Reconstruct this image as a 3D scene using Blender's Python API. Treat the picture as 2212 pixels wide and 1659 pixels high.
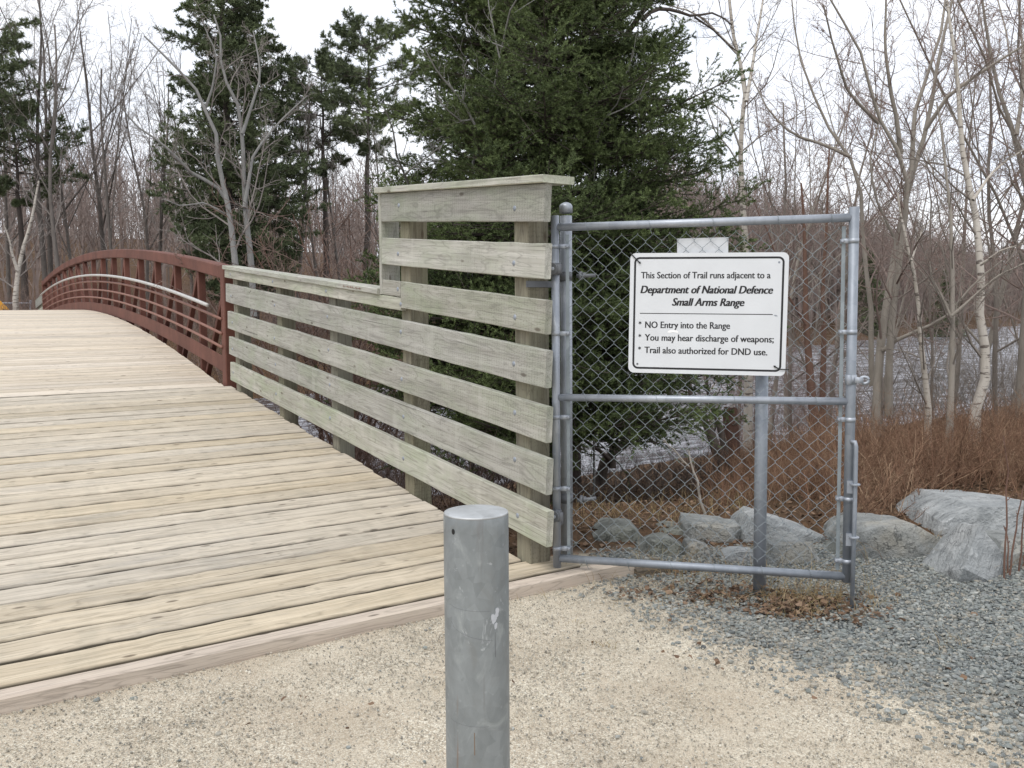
import bpy, math, random
import numpy as np
from mathutils import Matrix, Vector, noise as mnoise

# ------------------------------------------------------------------ camera, world, sun, exposure
scene = bpy.context.scene
for o_ in list(bpy.data.objects): bpy.data.objects.remove(o_)
COL = scene.collection
RES_W, RES_H = 1024, 768
scene.render.resolution_x, scene.render.resolution_y = RES_W, RES_H
FPX = 1950.0; PITCH = math.radians(4.57); ROLL = 0.0100; EYE = 1.55   # photo measured on a 2212x1659 grid
_r0 = np.array([1, 0, 0.]); _u0 = np.array([0, math.sin(PITCH), math.cos(PITCH)]); FWD = np.array([0, math.cos(PITCH), -math.sin(PITCH)])
_c = math.sqrt(1 - ROLL * ROLL); RT = _r0 * _c - _u0 * ROLL; UP = _u0 * _c + _r0 * ROLL
CAM = np.array([0, 0, EYE])
cd = bpy.data.cameras.new('camera'); cam = bpy.data.objects.new('camera', cd); COL.objects.link(cam)
cd.sensor_width = 36.0; cd.lens = 36.0 * FPX / 2212.0; cd.clip_start = 0.05; cd.clip_end = 3000
cam.matrix_world = Matrix(((RT[0], UP[0], -FWD[0], CAM[0]), (RT[1], UP[1], -FWD[1], CAM[1]), (RT[2], UP[2], -FWD[2], CAM[2]), (0, 0, 0, 1)))
scene.camera = cam

SUN_EL, SUN_AZ = math.radians(58), math.radians(215)      # high, hidden by thin cloud, behind and left of the viewer
w = bpy.data.worlds.new('World'); scene.world = w; w.use_nodes = True
nt = w.node_tree; nt.nodes.clear()
out = nt.nodes.new('ShaderNodeOutputWorld'); bg = nt.nodes.new('ShaderNodeBackground'); bg.inputs['Strength'].default_value = 0.115
sky = nt.nodes.new('ShaderNodeTexSky'); sky.sky_type = 'NISHITA'; sky.sun_disc = False
sky.sun_elevation = SUN_EL; sky.sun_rotation = SUN_AZ; sky.air_density = 1.0; sky.dust_density = 2.0
tc = nt.nodes.new('ShaderNodeTexCoord'); mp = nt.nodes.new('ShaderNodeMapping'); mp.inputs['Scale'].default_value = (1.6, 1.6, 4.5)
nz = nt.nodes.new('ShaderNodeTexNoise'); nz.inputs['Scale'].default_value = 1.7; nz.inputs['Detail'].default_value = 6; nz.inputs['Roughness'].default_value = .55
rp = nt.nodes.new('ShaderNodeValToRGB')
rp.color_ramp.elements[0].position = .35; rp.color_ramp.elements[0].color = (7.6, 8.0, 8.9, 1)
rp.color_ramp.elements[1].position = .62; rp.color_ramp.elements[1].color = (9.9, 10.0, 10.3, 1)
mx = nt.nodes.new('ShaderNodeMixRGB'); mx.inputs['Fac'].default_value = .88
nt.links.new(tc.outputs['Generated'], mp.inputs['Vector']); nt.links.new(mp.outputs['Vector'], nz.inputs['Vector'])
nt.links.new(nz.outputs['Fac'], rp.inputs['Fac']); nt.links.new(sky.outputs['Color'], mx.inputs['Color1']); nt.links.new(rp.outputs['Color'], mx.inputs['Color2'])
nt.links.new(mx.outputs['Color'], bg.inputs['Color']); nt.links.new(bg.outputs['Background'], out.inputs['Surface'])
sl = bpy.data.lights.new('sun', 'SUN'); sl.energy = 1.3; sl.angle = math.radians(22); sl.color = (1, .965, .91)
sun = bpy.data.objects.new('sun', sl); COL.objects.link(sun)
_sd = Vector((math.sin(SUN_AZ) * math.cos(SUN_EL), math.cos(SUN_AZ) * math.cos(SUN_EL), math.sin(SUN_EL)))
sun.rotation_euler = _sd.to_track_quat('Z', 'Y').to_euler(); sun.location = (-8, -8, 30)
scene.view_settings.view_transform = 'Standard'; scene.view_settings.look = 'None'
scene.view_settings.exposure = 0.30; scene.view_settings.gamma = 1
scene.render.engine = 'CYCLES'; scene.cycles.max_bounces = 6; scene.cycles.diffuse_bounces = 3

# ------------------------------------------------------------------ measuring helpers
def ray(x, y): return RT * ((x - 1106) / FPX) - UP * ((y - 829.5) / FPX) + FWD
def at(x, y, Y): d = ray(x, y); return CAM + d * (Y / d[1])
def gnd(x, y, z=0.0): d = ray(x, y); return CAM + d * ((z - EYE) / d[2])
FA = np.array([0.17816, 4.75]); DS = np.array([-0.53386, 0.84557]); DO = np.array([0.84557, 0.53386])   # fence line: along, and away from the deck
def F(s, o, z): p = FA + DS * s + DO * o; return np.array([p[0], p[1], z])
def so(x, y): dx, dy = x - FA[0], y - FA[1]; return dx * DS[0] + dy * DS[1], dx * DO[0] + dy * DO[1]
SL = 0.088                                                             # slope of the ramp rails
def deck_z(s): return .115 + .1 * s if s < 6.5 else 1.69 - .00625 * (s - 18.7) ** 2 + .005
GL = np.array([0.24238, 4.95]); GD = np.array([0.97240, -0.23332]); GD = GD / np.linalg.norm(GD); GN = np.array([GD[1], -GD[0]])
def G(u, z, v=0.0): p = GL + GD * u + GN * v; return np.array([p[0], p[1], z])   # gate plane; v towards the viewer
def sst(a, b, x): t = np.clip((x - a) / (b - a), 0, 1); return t * t * (3 - 2 * t)
def wob(x, y, k=1.0, seed=0.):
    return (np.sin(x * 1.7 * k + seed) * np.cos(y * 2.1 * k + 1.3 * seed) + .6 * np.sin(x * 3.9 * k + y * 2.7 * k + seed * 2.) + .4 * np.cos(x * 7.3 * k - y * 6.1 * k + seed)) / 2.
def tz(x, y):
    x = np.asarray(x, float); y = np.asarray(y, float)
    s, o = so(x, y)
    near = .045 * sst(1.4, .2, x) + .03 * sst(.6, 3.2, x) * sst(4.2, 5.2, y)
    sn = 8.6 + .10 * np.maximum(o, 0)
    edge = .9 - .14 * np.clip(o - 1, 0, 6)
    t = np.clip((s - edge) / (sn - edge), 0, 1)
    near = near - 1.5 * t ** 1.15 + wob(x, y, .8) * .10 * sst(.05, .3, t)
    near = near - .9 * sst(0, 6, s - sn)
    sf = 25.2 + .36 * np.maximum(0, o - 6)
    far = -2.4 + 3.3 * sst(0, 6.5, s - sf) + wob(x, y, .35) * .2
    hill = 11.0 * sst(14, 110, s - sf) * (1 - .1 * sst(25, 95, o)) + wob(x, y, .05) * .8 * sst(40, 80, s)
    far = far + hill
    return np.where(s < (sn + sf) / 2, near, far)
WATER = -1.42

# ------------------------------------------------------------------ mesh helpers
rng = np.random.default_rng(7)
class MB:
    def __init__(self): self.V = []; self.L = []; self.S = []; self.gc = []; self.rn = []; self.ed = []; self.n = 0
    def add(self, V, loops, sizes, gc=None, rn=None, ed=None):
        V = np.asarray(V, float).reshape(-1, 3); n = len(V)
        self.V.append(V); self.L.append(np.asarray(loops, np.int64).ravel() + self.n); self.S.append(np.asarray(sizes, np.int64).ravel())
        self.gc.append(V.copy() if gc is None else np.asarray(gc, float).reshape(-1, 3))
        self.rn.append(np.full(n, rng.random()) if rn is None else np.broadcast_to(np.asarray(rn, float), (n,)).copy()); self.n += n
        self.ed.append(np.zeros(n) if ed is None else np.asarray(ed, float)); return self
    def build(self, name, mat, parent=None, smooth=False, origin=None, grain=True):
        V = np.concatenate(self.V); L = np.concatenate(self.L); S = np.concatenate(self.S)
        if origin is None: origin = np.array(parent.location) if (parent is not None and parent.parent is None) else np.zeros(3)
        if parent is not None and parent.parent is not None: origin = np.array(parent.parent.location)
        V = V - origin
        me = bpy.data.meshes.new(name)
        me.vertices.add(len(V)); me.vertices.foreach_set('co', V.astype(np.float32).ravel())
        me.loops.add(len(L)); me.loops.foreach_set('vertex_index', L.astype(np.int32))
        me.polygons.add(len(S)); st = np.concatenate([[0], np.cumsum(S)[:-1]])
        me.polygons.foreach_set('loop_start', st.astype(np.int32)); me.polygons.foreach_set('loop_total', S.astype(np.int32))
        me.polygons.foreach_set('use_smooth', np.full(len(S), bool(smooth)))
        me.update(calc_edges=True)
        if grain:
            a = me.attributes.new('gc', 'FLOAT_VECTOR', 'POINT'); a.data.foreach_set('vector', np.concatenate(self.gc).astype(np.float32).ravel())
            a = me.attributes.new('rnd', 'FLOAT', 'POINT'); a.data.foreach_set('value', np.concatenate(self.rn).astype(np.float32))
            ed = np.concatenate(self.ed)
            if ed.any(): a = me.attributes.new('edg', 'FLOAT', 'POINT'); a.data.foreach_set('value', ed.astype(np.float32))
        if mat is not None: me.materials.append(mat)
        ob = bpy.data.objects.new(name, me); COL.objects.link(ob)
        if parent is None: ob.location = origin
        else: ob.parent = parent
        return ob
def tag(o, label=None, cat=None, group=None, kind=None):
    if label: o['label'] = label
    if cat: o['category'] = cat
    if group: o['group'] = group
    if kind: o['kind'] = kind
    return o
def thing(name, loc, label, cat, group=None):
    o = bpy.data.objects.new(name, None); COL.objects.link(o); o.location = tuple(float(v) for v in loc); o.empty_display_size = .2
    return tag(o, label, cat, group)
def nrm(v): v = np.asarray(v, float); return v / np.maximum(np.linalg.norm(v, axis=-1, keepdims=True), 1e-9)

def tubes(mb, P, R, k=5, cap=False, rn=None):
    """N smooth tubes along polylines P (N,M,3) with radii R (N,M)"""
    P = np.asarray(P, float); R = np.asarray(R, float)
    if P.ndim == 2: P = P[None]; R = np.broadcast_to(R, P.shape[:2])
    N, M, _ = P.shape
    if N == 0: return
    R = np.broadcast_to(R, (N, M))
    T = nrm(np.gradient(P, axis=1))
    mean = nrm(P[:, -1] - P[:, 0]); ref = np.where(np.abs(mean[:, 2:3]) > .8, np.array([[1., .2, 0]]), np.array([[0, 0, 1.]]))
    n1 = nrm(np.cross(T, ref[:, None, :])); n2 = np.cross(T, n1)
    a = np.arange(k) * 2 * math.pi / k
    V = P[:, :, None, :] + R[:, :, None, None] * (np.cos(a)[None, None, :, None] * n1[:, :, None, :] + np.sin(a)[None, None, :, None] * n2[:, :, None, :])
    ln = np.concatenate([np.zeros((N, 1)), np.cumsum(np.linalg.norm(np.diff(P, axis=1), axis=2), axis=1)], 1)
    rv = rng.random(N) if rn is None else np.broadcast_to(np.asarray(rn, float), (N,))
    gc = np.empty((N, M, k, 3)); gc[..., 0] = ln[:, :, None] + rv[:, None, None] * 9; gc[..., 1] = np.cos(a) * R[:, :, None] ; gc[..., 2] = np.sin(a) * R[:, :, None]
    base = (np.arange(N) * M * k)[:, None, None]; i = (np.arange(M - 1) * k)[None, :, None]; j = np.arange(k)[None, None, :]; j2 = (j + 1) % k
    q = np.stack([base + i + j, base + i + j2, base + i + k + j2, base + i + k + j], -1).reshape(-1, 4)
    loops = q.ravel(); sizes = np.full(len(q), 4)
    if cap:
        e = (base[:, 0, 0][:, None] + (M - 1) * k + np.arange(k)[None]); b = (base[:, 0, 0][:, None] + np.arange(k)[::-1][None])
        loops = np.concatenate([loops, e.ravel(), b.ravel()]); sizes = np.concatenate([sizes, np.full(2 * N, k)])
    mb.add(V.reshape(-1, 3), loops, sizes, gc.reshape(-1, 3), np.repeat(rv, M * k))
def rod(mb, a, b, r, k=12, cap=True): tubes(mb, np.array([[a, b]], float), np.array([[r, r]]), k, cap)
def lathe(mb, c, prof, axis=(0, 0, 1), k=24):
    """prof: list of (r, h) along axis from point c"""
    ax = nrm(np.array(axis, float)); ref = np.array([1., 0, 0]) if abs(ax[2]) > .8 else np.array([0, 0, 1.])
    n1 = nrm(np.cross(ax, ref)); n2 = np.cross(ax, n1); a = np.arange(k) * 2 * math.pi / k
    V = []; 
    for r, h in prof: V.append(np.array(c) + ax * h + r * (np.cos(a)[:, None] * n1 + np.sin(a)[:, None] * n2))
    V = np.concatenate(V); M = len(prof); L = []
    for i in range(M - 1):
        for j in range(k): L += [i * k + j, i * k + (j + 1) % k, (i + 1) * k + (j + 1) % k, (i + 1) * k + j]
    S = [4] * ((M - 1) * k)
    L += list(range(k - 1, -1, -1)) + list(range((M - 1) * k, M * k)); S += [k, k]
    mb.add(V, L, S)
def plank(mb, a, b, side, up, wd, th, ch=.004, nseg=8, wv=0.0, rn=None):
    """board from a to b, chamfered cross-section: wd along side, th along up, centred"""
    a = np.array(a, float); b = np.array(b, float); ax = nrm(b - a); Ln = np.linalg.norm(b - a)
    side = np.array(side, float); side = nrm(side - ax * (side @ ax)); up = nrm(np.cross(ax, side)) * np.sign(np.dot(np.cross(ax, side), up) or 1)
    hw, ht = wd / 2, th / 2
    pf = np.array([(-hw, -ht + ch), (-hw + ch, -ht), (hw - ch, -ht), (hw, -ht + ch), (hw, ht - ch), (hw - ch, ht), (-hw + ch, ht), (-hw, ht - ch)])
    if np.dot(np.cross(side, up), ax) < 0: pf = pf[::-1]
    k = 8; t = np.linspace(0, 1, nseg + 1)
    off = rng.normal(0, 1, (nseg + 1, 2)) * wv
    V = np.empty((nseg + 1, k, 3)); gc = np.empty((nseg + 1, k, 3)); r = rng.random(3) * 50
    for i, tt in enumerate(t):
        p = pf.copy()
        p[:, 0] += np.where(p[:, 0] > 0, off[i, 0], off[i, 1])
        if 0 < i < nseg and wv: p[:, 1] += rng.normal(0, wv * .3)
        V[i] = a + ax * Ln * tt + p[:, :1] * side + p[:, 1:] * up
        gc[i, :, 0] = Ln * tt + r[0]; gc[i, :, 1] = p[:, 0] + r[1]; gc[i, :, 2] = p[:, 1] + r[2]
    L = []
    for i in range(nseg):
        for j in range(k): L += [i * k + j, i * k + (j + 1) % k, (i + 1) * k + (j + 1) % k, (i + 1) * k + j]
    S = [4] * (nseg * k)
    L += list(range(k - 1, -1, -1)) + list(range(nseg * k, nseg * k + k)); S += [k, k]
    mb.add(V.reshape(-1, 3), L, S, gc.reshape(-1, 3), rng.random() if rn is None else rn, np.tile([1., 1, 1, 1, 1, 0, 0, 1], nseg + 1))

# ------------------------------------------------------------------ materials
class NB:
    def __init__(self, name):
        self.m = bpy.data.materials.new(name); self.m.use_nodes = True; self.t = self.m.node_tree
        self.b = self.t.nodes['Principled BSDF']
    def n(self, typ, **kw):
        nd = self.t.nodes.new(typ)
        for k, v in kw.items():
            if k in ('operation', 'blend_type', 'feature', 'distance', 'attribute_name', 'data_type', 'noise_dimensions', 'clamp', 'use_clamp', 'wave_type', 'bands_direction'): setattr(nd, k, v)
        return nd
    def link(self, a, b): self.t.links.new(a, b)
    def attr(self, name): return self.n('ShaderNodeAttribute', attribute_name=name)
    def mapv(self, src, sc):
        m = self.n('ShaderNodeMapping'); m.inputs['Scale'].default_value = sc; self.link(src, m.inputs['Vector']); return m.outputs['Vector']
    def noise(self, vec, sc, det=4, rough=.55, dist=0.0):
        x = self.n('ShaderNodeTexNoise'); x.inputs['Scale'].default_value = sc; x.inputs['Detail'].default_value = det; x.inputs['Roughness'].default_value = rough; x.inputs['Distortion'].default_value = dist
        if vec is not None: self.link(vec, x.inputs['Vector'])
        return x
    def voro(self, vec, sc, feature='F1', rand=1.0):
        x = self.n('ShaderNodeTexVoronoi', feature=feature); x.inputs['Scale'].default_value = sc; x.inputs['Randomness'].default_value = rand
        if vec is not None: self.link(vec, x.inputs['Vector'])
        return x
    def ramp(self, fac, stops):
        r = self.n('ShaderNodeValToRGB'); e = r.color_ramp.elements
        while len(e) < len(stops): e.new(.5)
        for el, (p, c) in zip(e, stops):
            el.position = p; el.color = (c, c, c, 1) if not hasattr(c, '__len__') else (*c, 1)
        self.link(fac, r.inputs['Fac']); return r.outputs['Color']
    def mix(self, fac, a, b, mode='MIX'):
        m = self.n('ShaderNodeMixRGB', blend_type=mode)
        for s, v in ((m.inputs['Fac'], fac), (m.inputs['Color1'], a), (m.inputs['Color2'], b)):
            if hasattr(v, 'is_linked') or hasattr(v, 'links'): self.link(v, s)
            elif hasattr(v, '__len__'): s.default_value = (*v, 1)
            else:
                s.default_value = v if s.type == 'VALUE' else (v, v, v, 1)
        return m.outputs['Color']
    def math(self, op, a, b=0.0, clamp=False):
        m = self.n('ShaderNodeMath', operation=op, use_clamp=clamp)
        for s, v in ((m.inputs[0], a), (m.inputs[1], b)):
            if hasattr(v, 'links'): self.link(v, s)
            else: s.default_value = v
        return m.outputs[0]
    def bump(self, h, st, dist=.01):
        b = self.n('ShaderNodeBump'); b.inputs['Strength'].default_value = st; b.inputs['Distance'].default_value = dist
        self.link(h, b.inputs['Height']); self.link(b.outputs['Normal'], self.b.inputs['Normal'])
    def fin(self, col=None, rough=.8, metal=0.0, spec=None):
        if col is not None:
            if hasattr(col, 'links'): self.link(col, self.b.inputs['Base Color'])
            else: self.b.inputs['Base Color'].default_value = (*col, 1)
        if hasattr(rough, 'links'): self.link(rough, self.b.inputs['Roughness'])
        else: self.b.inputs['Roughness'].default_value = rough
        self.b.inputs['Metallic'].default_value = metal
        if spec is not None: self.b.inputs['Specular IOR Level'].default_value = spec
        return self.m

def wood(name, lo, hi, tint, tintamt=.5, grey=(.3, .29, .27), incise=False, dirt=.5, satv=.5, valv=.34, edge=0, band=0):
    b = NB(name); gc = b.attr('gc').outputs['Vector']; rn = b.attr('rnd').outputs['Fac']
    fine = b.noise(b.mapv(gc, (3.0, 130, 130)), 1, 5, .65).outputs['Fac']
    med = b.noise(b.mapv(gc, (.9, 26, 26)), 1, 4, .6, .4).outputs['Fac']
    body = b.noise(b.mapv(gc, (1.1, 9, 9)), 1, 3, .5, .6).outputs['Fac']
    rings = b.math('PINGPONG', b.math('MULTIPLY', body, 18.0), 1.0)
    patch = b.noise(b.mapv(gc, (2.2, 5, 5)), 1, 4, .6).outputs['Fac']
    kn = b.voro(b.mapv(gc, (3.1, 8.5, 8.5)), 1).outputs['Distance']
    c = b.mix(b.ramp(med, [(.3, 0), (.7, 1)]), lo, hi)
    c = b.mix(b.math('MULTIPLY', b.ramp(patch, [(.42, 0), (.68, 1)]), tintamt), c, tint)
    c = b.mix(b.math('MULTIPLY', b.ramp(b.noise(b.mapv(gc, (1.3, 7, 3)), 1, 5, .65).outputs['Fac'], [(.52, 0), (.74, 1)]), dirt), c, grey)
    c = b.mix(b.ramp(rings, [(.0, .42), (.30, 0)]), c, tuple(v * .45 for v in lo))
    c = b.mix(b.ramp(fine, [(.32, .55), (.46, 0)]), c, tuple(v * .42 for v in lo))
    c = b.mix(b.ramp(kn, [(.0, .9), (.07, .7), (.11, 0)]), c, (.11, .085, .06))
    h = b.math('ADD', b.math('MULTIPLY', fine, .8), b.math('MULTIPLY', med, .5))
    if incise:
        iv = b.voro(b.mapv(gc, (38, 120, 120)), 1, 'F1', .35).outputs['Distance']
        im = b.ramp(iv, [(.16, .55), (.27, 0)]); c = b.mix(im, c, tuple(v * .4 for v in lo))
    spl = b.noise(b.mapv(gc, (.55, 46, 46)), 1, 3, .55, .3).outputs['Fac']; c = b.mix(b.ramp(spl, [(.27, .85), (.335, 0)]), c, tuple(v * .28 for v in lo))
    if band: c = b.mix(b.ramp(b.noise(b.mapv(gc, (5.5, 1.2, .6)), 1, 4, .7).outputs['Fac'], [(.50, 0), (.70, band)]), c, (.24, .235, .19)); c = b.mix(b.ramp(b.noise(b.mapv(gc, (7, 1.5, .6)), 1, 3, .6).outputs['Fac'], [(.30, band), (.44, 0)]), c, tuple(min(1, v * 1.12) for v in hi))
    ed = b.attr('edg').outputs['Fac']
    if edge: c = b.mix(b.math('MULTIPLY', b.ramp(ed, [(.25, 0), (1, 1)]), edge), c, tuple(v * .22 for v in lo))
    hs = b.n('ShaderNodeHueSaturation'); b.link(c, hs.inputs['Color'])
    b.link(b.math('ADD', b.math('MULTIPLY', b.math('FRACT', b.math('MULTIPLY', rn, 7.31)), valv), 1.0 - valv * .5), hs.inputs['Value']); b.link(b.math('ADD', b.math('MULTIPLY', rn, satv), 1.0 - satv * .55), hs.inputs['Saturation'])
    b.bump(h, .55, .003)
    return b.fin(hs.outputs['Color'], .85, 0, .25)

def galv(name, a=(.27, .285, .30), c2=(.46, .48, .50), metal=.55, rough=.48, stains=False, spangle=16):
    b = NB(name); t = b.n('ShaderNodeTexCoord').outputs['Object']
    v = b.voro(b.mapv(t, (1, 1, .8)), spangle).outputs['Color']; n1 = b.noise(t, 9, 6, .65, .5).outputs['Fac']; n2 = b.noise(b.mapv(t, (1, 1, .25)), 40, 4, .6).outputs['Fac']
    f = b.math('ADD', b.math('MULTIPLY', v, .22), b.math('ADD', b.math('MULTIPLY', n1, .62), b.math('MULTIPLY', n2, .3)))
    c = b.mix(b.ramp(f, [(.32, 0), (.8, 1)]), a, c2)
    if stains:
        s = b.noise(b.mapv(t, (18, 18, 1.6)), 1, 5, .7, .3).outputs['Fac']; c = b.mix(b.ramp(s, [(.60, 0), (.70, .55)]), c, (.17, .165, .165))
        p = b.noise(b.mapv(t, (7, 7, 7)), 1, 6, .7, 1.0).outputs['Fac']; c = b.mix(b.ramp(p, [(.62, 0), (.66, .5)]), c, (.56, .585, .61))
        r = b.noise(b.mapv(t, (26, 26, 2.2)), 1, 3, .6).outputs['Fac']; c = b.mix(b.ramp(r, [(.69, 0), (.75, .6)]), c, (.22, .13, .08))
        sp = b.voro(t, 34).outputs['Distance']; c = b.mix(b.ramp(sp, [(.0, .25), (.10, .15), (.16, 0)]), c, (.46, .48, .5))
        bl = b.noise(b.mapv(t, (1, 1, .7)), 11, 5, .6, .8).outputs['Fac']; c = b.mix(b.ramp(bl, [(.34, .5), (.48, 0)]), c, (.20, .205, .20)); c = b.mix(b.ramp(bl, [(.56, 0), (.68, .4)]), c, (.44, .47, .47))
    b.bump(f, .12, .004)
    return b.fin(c, b.math('ADD', b.math('MULTIPLY', n1, .25), rough - .12), metal, .5)

def steel_red():
    b = NB('weathered_red_steel'); t = b.n('ShaderNodeTexCoord').outputs['Object']
    n1 = b.noise(t, 2.2, 6, .65).outputs['Fac']; n2 = b.noise(t, 60, 4, .6).outputs['Fac']; n3 = b.noise(b.mapv(t, (9, 9, 1.2)), 1, 5, .65).outputs['Fac']
    c = b.mix(b.ramp(n1, [(.35, 0), (.65, 1)]), (.108, .044, .031), (.178, .073, .052))
    c = b.mix(b.ramp(n3, [(.5, 0), (.75, .5)]), c, (.06, .027, .022))
    c = b.mix(b.ramp(n2, [(.4, .25), (.6, 0)]), c, (.09, .03, .022)); b.bump(n2, .2, .003)
    return b.fin(c, .72, 0, .35)

def leafy(name, lo, hi, rough=.75, trans=.12):
    b = NB(name); rn = b.attr('rnd').outputs['Fac']; t = b.n('ShaderNodeTexCoord').outputs['Object']
    n1 = b.noise(t, .9, 3, .5).outputs['Fac']
    f = b.math('ADD', b.math('MULTIPLY', rn, .65), b.math('MULTIPLY', n1, .5), True)
    c = b.mix(b.ramp(f, [(.15, 0), (.95, 1)]), lo, hi)
    b.b.inputs['Subsurface Weight'].default_value = 0
    return b.fin(c, rough, 0, .25)

def bark(name, lo, hi, spots=None, scale=1.0):
    b = NB(name); gc = b.attr('gc').outputs['Vector']; rn = b.attr('rnd').outputs['Fac']; t = b.n('ShaderNodeTexCoord').outputs['Object']
    n1 = b.noise(b.mapv(t, (14 * scale, 14 * scale, 3.5 * scale)), 1, 5, .65).outputs['Fac']; n2 = b.noise(t, 1.3 * scale, 3, .6).outputs['Fac']
    f = b.math('ADD', b.math('MULTIPLY', n1, .7), b.math('ADD', b.math('MULTIPLY', n2, .35), b.math('MULTIPLY', rn, .22)), True)
    c = b.mix(b.ramp(f, [(.35, 0), (.85, 1)]), lo, hi)
    if spots:
        s = b.noise(b.mapv(t, (5, 5, 26)), 1, 4, .6).outputs['Fac']; c = b.mix(b.ramp(s, [(.56, 0), (.62, .85)]), c, spots)
    b.bump(n1, .35, .01)
    return b.fin(c, .9, 0, .2)

def flat(name, col, rough=.6, metal=0.0, var=.10):
    b = NB(name); t = b.n('ShaderNodeTexCoord').outputs['Object']; n1 = b.noise(t, 6, 4, .6).outputs['Fac']
    c = b.mix(b.ramp(n1, [(.3, 0), (.7, 1)]), tuple(v * (1 - var) for v in col), tuple(min(1, v * (1 + var * .5)) for v in col)); return b.fin(c, rough, metal)

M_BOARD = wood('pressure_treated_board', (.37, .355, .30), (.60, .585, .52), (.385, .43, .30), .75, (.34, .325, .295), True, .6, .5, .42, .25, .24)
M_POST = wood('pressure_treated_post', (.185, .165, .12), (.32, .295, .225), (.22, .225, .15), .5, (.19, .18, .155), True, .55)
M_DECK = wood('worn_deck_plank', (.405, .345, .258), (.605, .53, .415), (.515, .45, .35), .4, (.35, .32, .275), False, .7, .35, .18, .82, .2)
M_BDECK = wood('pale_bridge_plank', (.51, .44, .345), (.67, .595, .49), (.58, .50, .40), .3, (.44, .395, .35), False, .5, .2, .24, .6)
M_SILL = wood('reddish_sill_timber', (.41, .325, .25), (.53, .44, .345), (.47, .395, .29), .4, (.34, .29, .235), False, .4)
M_DARKW = wood('dark_old_timber', (.10, .085, .065), (.18, .15, .12), (.12, .12, .08), .4, (.09, .085, .08), False, .4)
M_GALV = galv('galvanised_pipe', (.27, .295, .335), (.46, .49, .53))
M_GALVD = galv('dull_galvanised', (.215, .24, .275), (.36, .39, .43), .5, .55)
M_BOLL = galv('bollard_galvanised', (.175, .193, .20), (.30, .325, .335), .35, .5, True, 30)
M_WIRE = galv('chain_link_wire', (.20, .23, .245), (.33, .37, .39), .3, .5)
M_HARD = galv('hinge_hardware', (.12, .125, .135), (.22, .23, .245), .5, .6)
M_RED = steel_red()
M_RED2 = flat('skylit_red_rail', (.24, .115, .085), .6, 0, .15)  # red steel lightened: sky light on the rails is put into the colour
M_RAIL = galv('pale_handrail', (.42, .41, .39), (.56, .55, .53), .1, .5)
M_WHITE = flat('white_sign_face', (.665, .685, .705), .55, 0, .045)
M_BLACK = flat('black_sign_ink', (.012, .012, .014), .55)
M_PLASTIC = flat('black_cable_tie', (.01, .01, .01), .4)
M_YEL = flat('orange_sign_face', (.75, .36, .03), .5)

# ------------------------------------------------------------------ ground and river
def axis(pts):
    r = []
    for a, b, st in pts: r += list(np.arange(a, b, st))
    return np.array(r + [pts[-1][1]])
gx = axis([(-420, -60, 12), (-60, -14, 1.6), (-14, -3, .4), (-3, 4.6, .06), (4.6, 14, .3), (14, 70, 1.6), (70, 520, 12)])
gy = axis([(-60, -6, 4), (-6, 1, .5), (1, 7.0, .06), (7.0, 16, .22), (16, 60, .9), (60, 600, 10)])
X, Y = np.meshgrid(gx, gy); Z = tz(X, Y)
def lit_line(o): return .45 - .50 * np.clip(o - 1, 0, 2.6) - .05 * np.clip(o - 3.6, 0, 5)
def grav_amt(x, y):
    line = .86 + (4.57 - y) * .66
    d = (x - line) + .30 * wob(x, y, 1.5, 2.) + .10 * wob(x, y, 6, 4.)
    g = sst(-.75, .75, d) ** 1.25
    g2 = sst(4.95, 5.15, y + .08 * wob(x, y, 4)) * sst(.35, .7, x)
    s, o = so(x, y)
    return np.clip(np.maximum(g, g2), 0, 1) * sst(11, 8, np.abs(x)) * sst(.15, -.1, s - lit_line(o))
S_, O_ = so(X, Y)
lit = sst(-.08, .14, S_ - lit_line(O_) + .08 * wob(X, Y, 3)) 
mb = MB(); ny, nx = X.shape
idx = np.arange(ny * nx).reshape(ny, nx)
q = np.stack([idx[:-1, :-1], idx[:-1, 1:], idx[1:, 1:], idx[1:, :-1]], -1).reshape(-1, 4)
fine = .006 * wob(X, Y, 5, 1.) * sst(6, 4, np.abs(X)) * sst(7, 5, Y)
V = np.stack([X, Y, Z + fine], -1).reshape(-1, 3)
gcv = np.stack([grav_amt(X, Y), lit, np.zeros_like(X)], -1).reshape(-1, 3)
mb.add(V, q.ravel(), np.full(len(q), 4), gcv, 0.)
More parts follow.
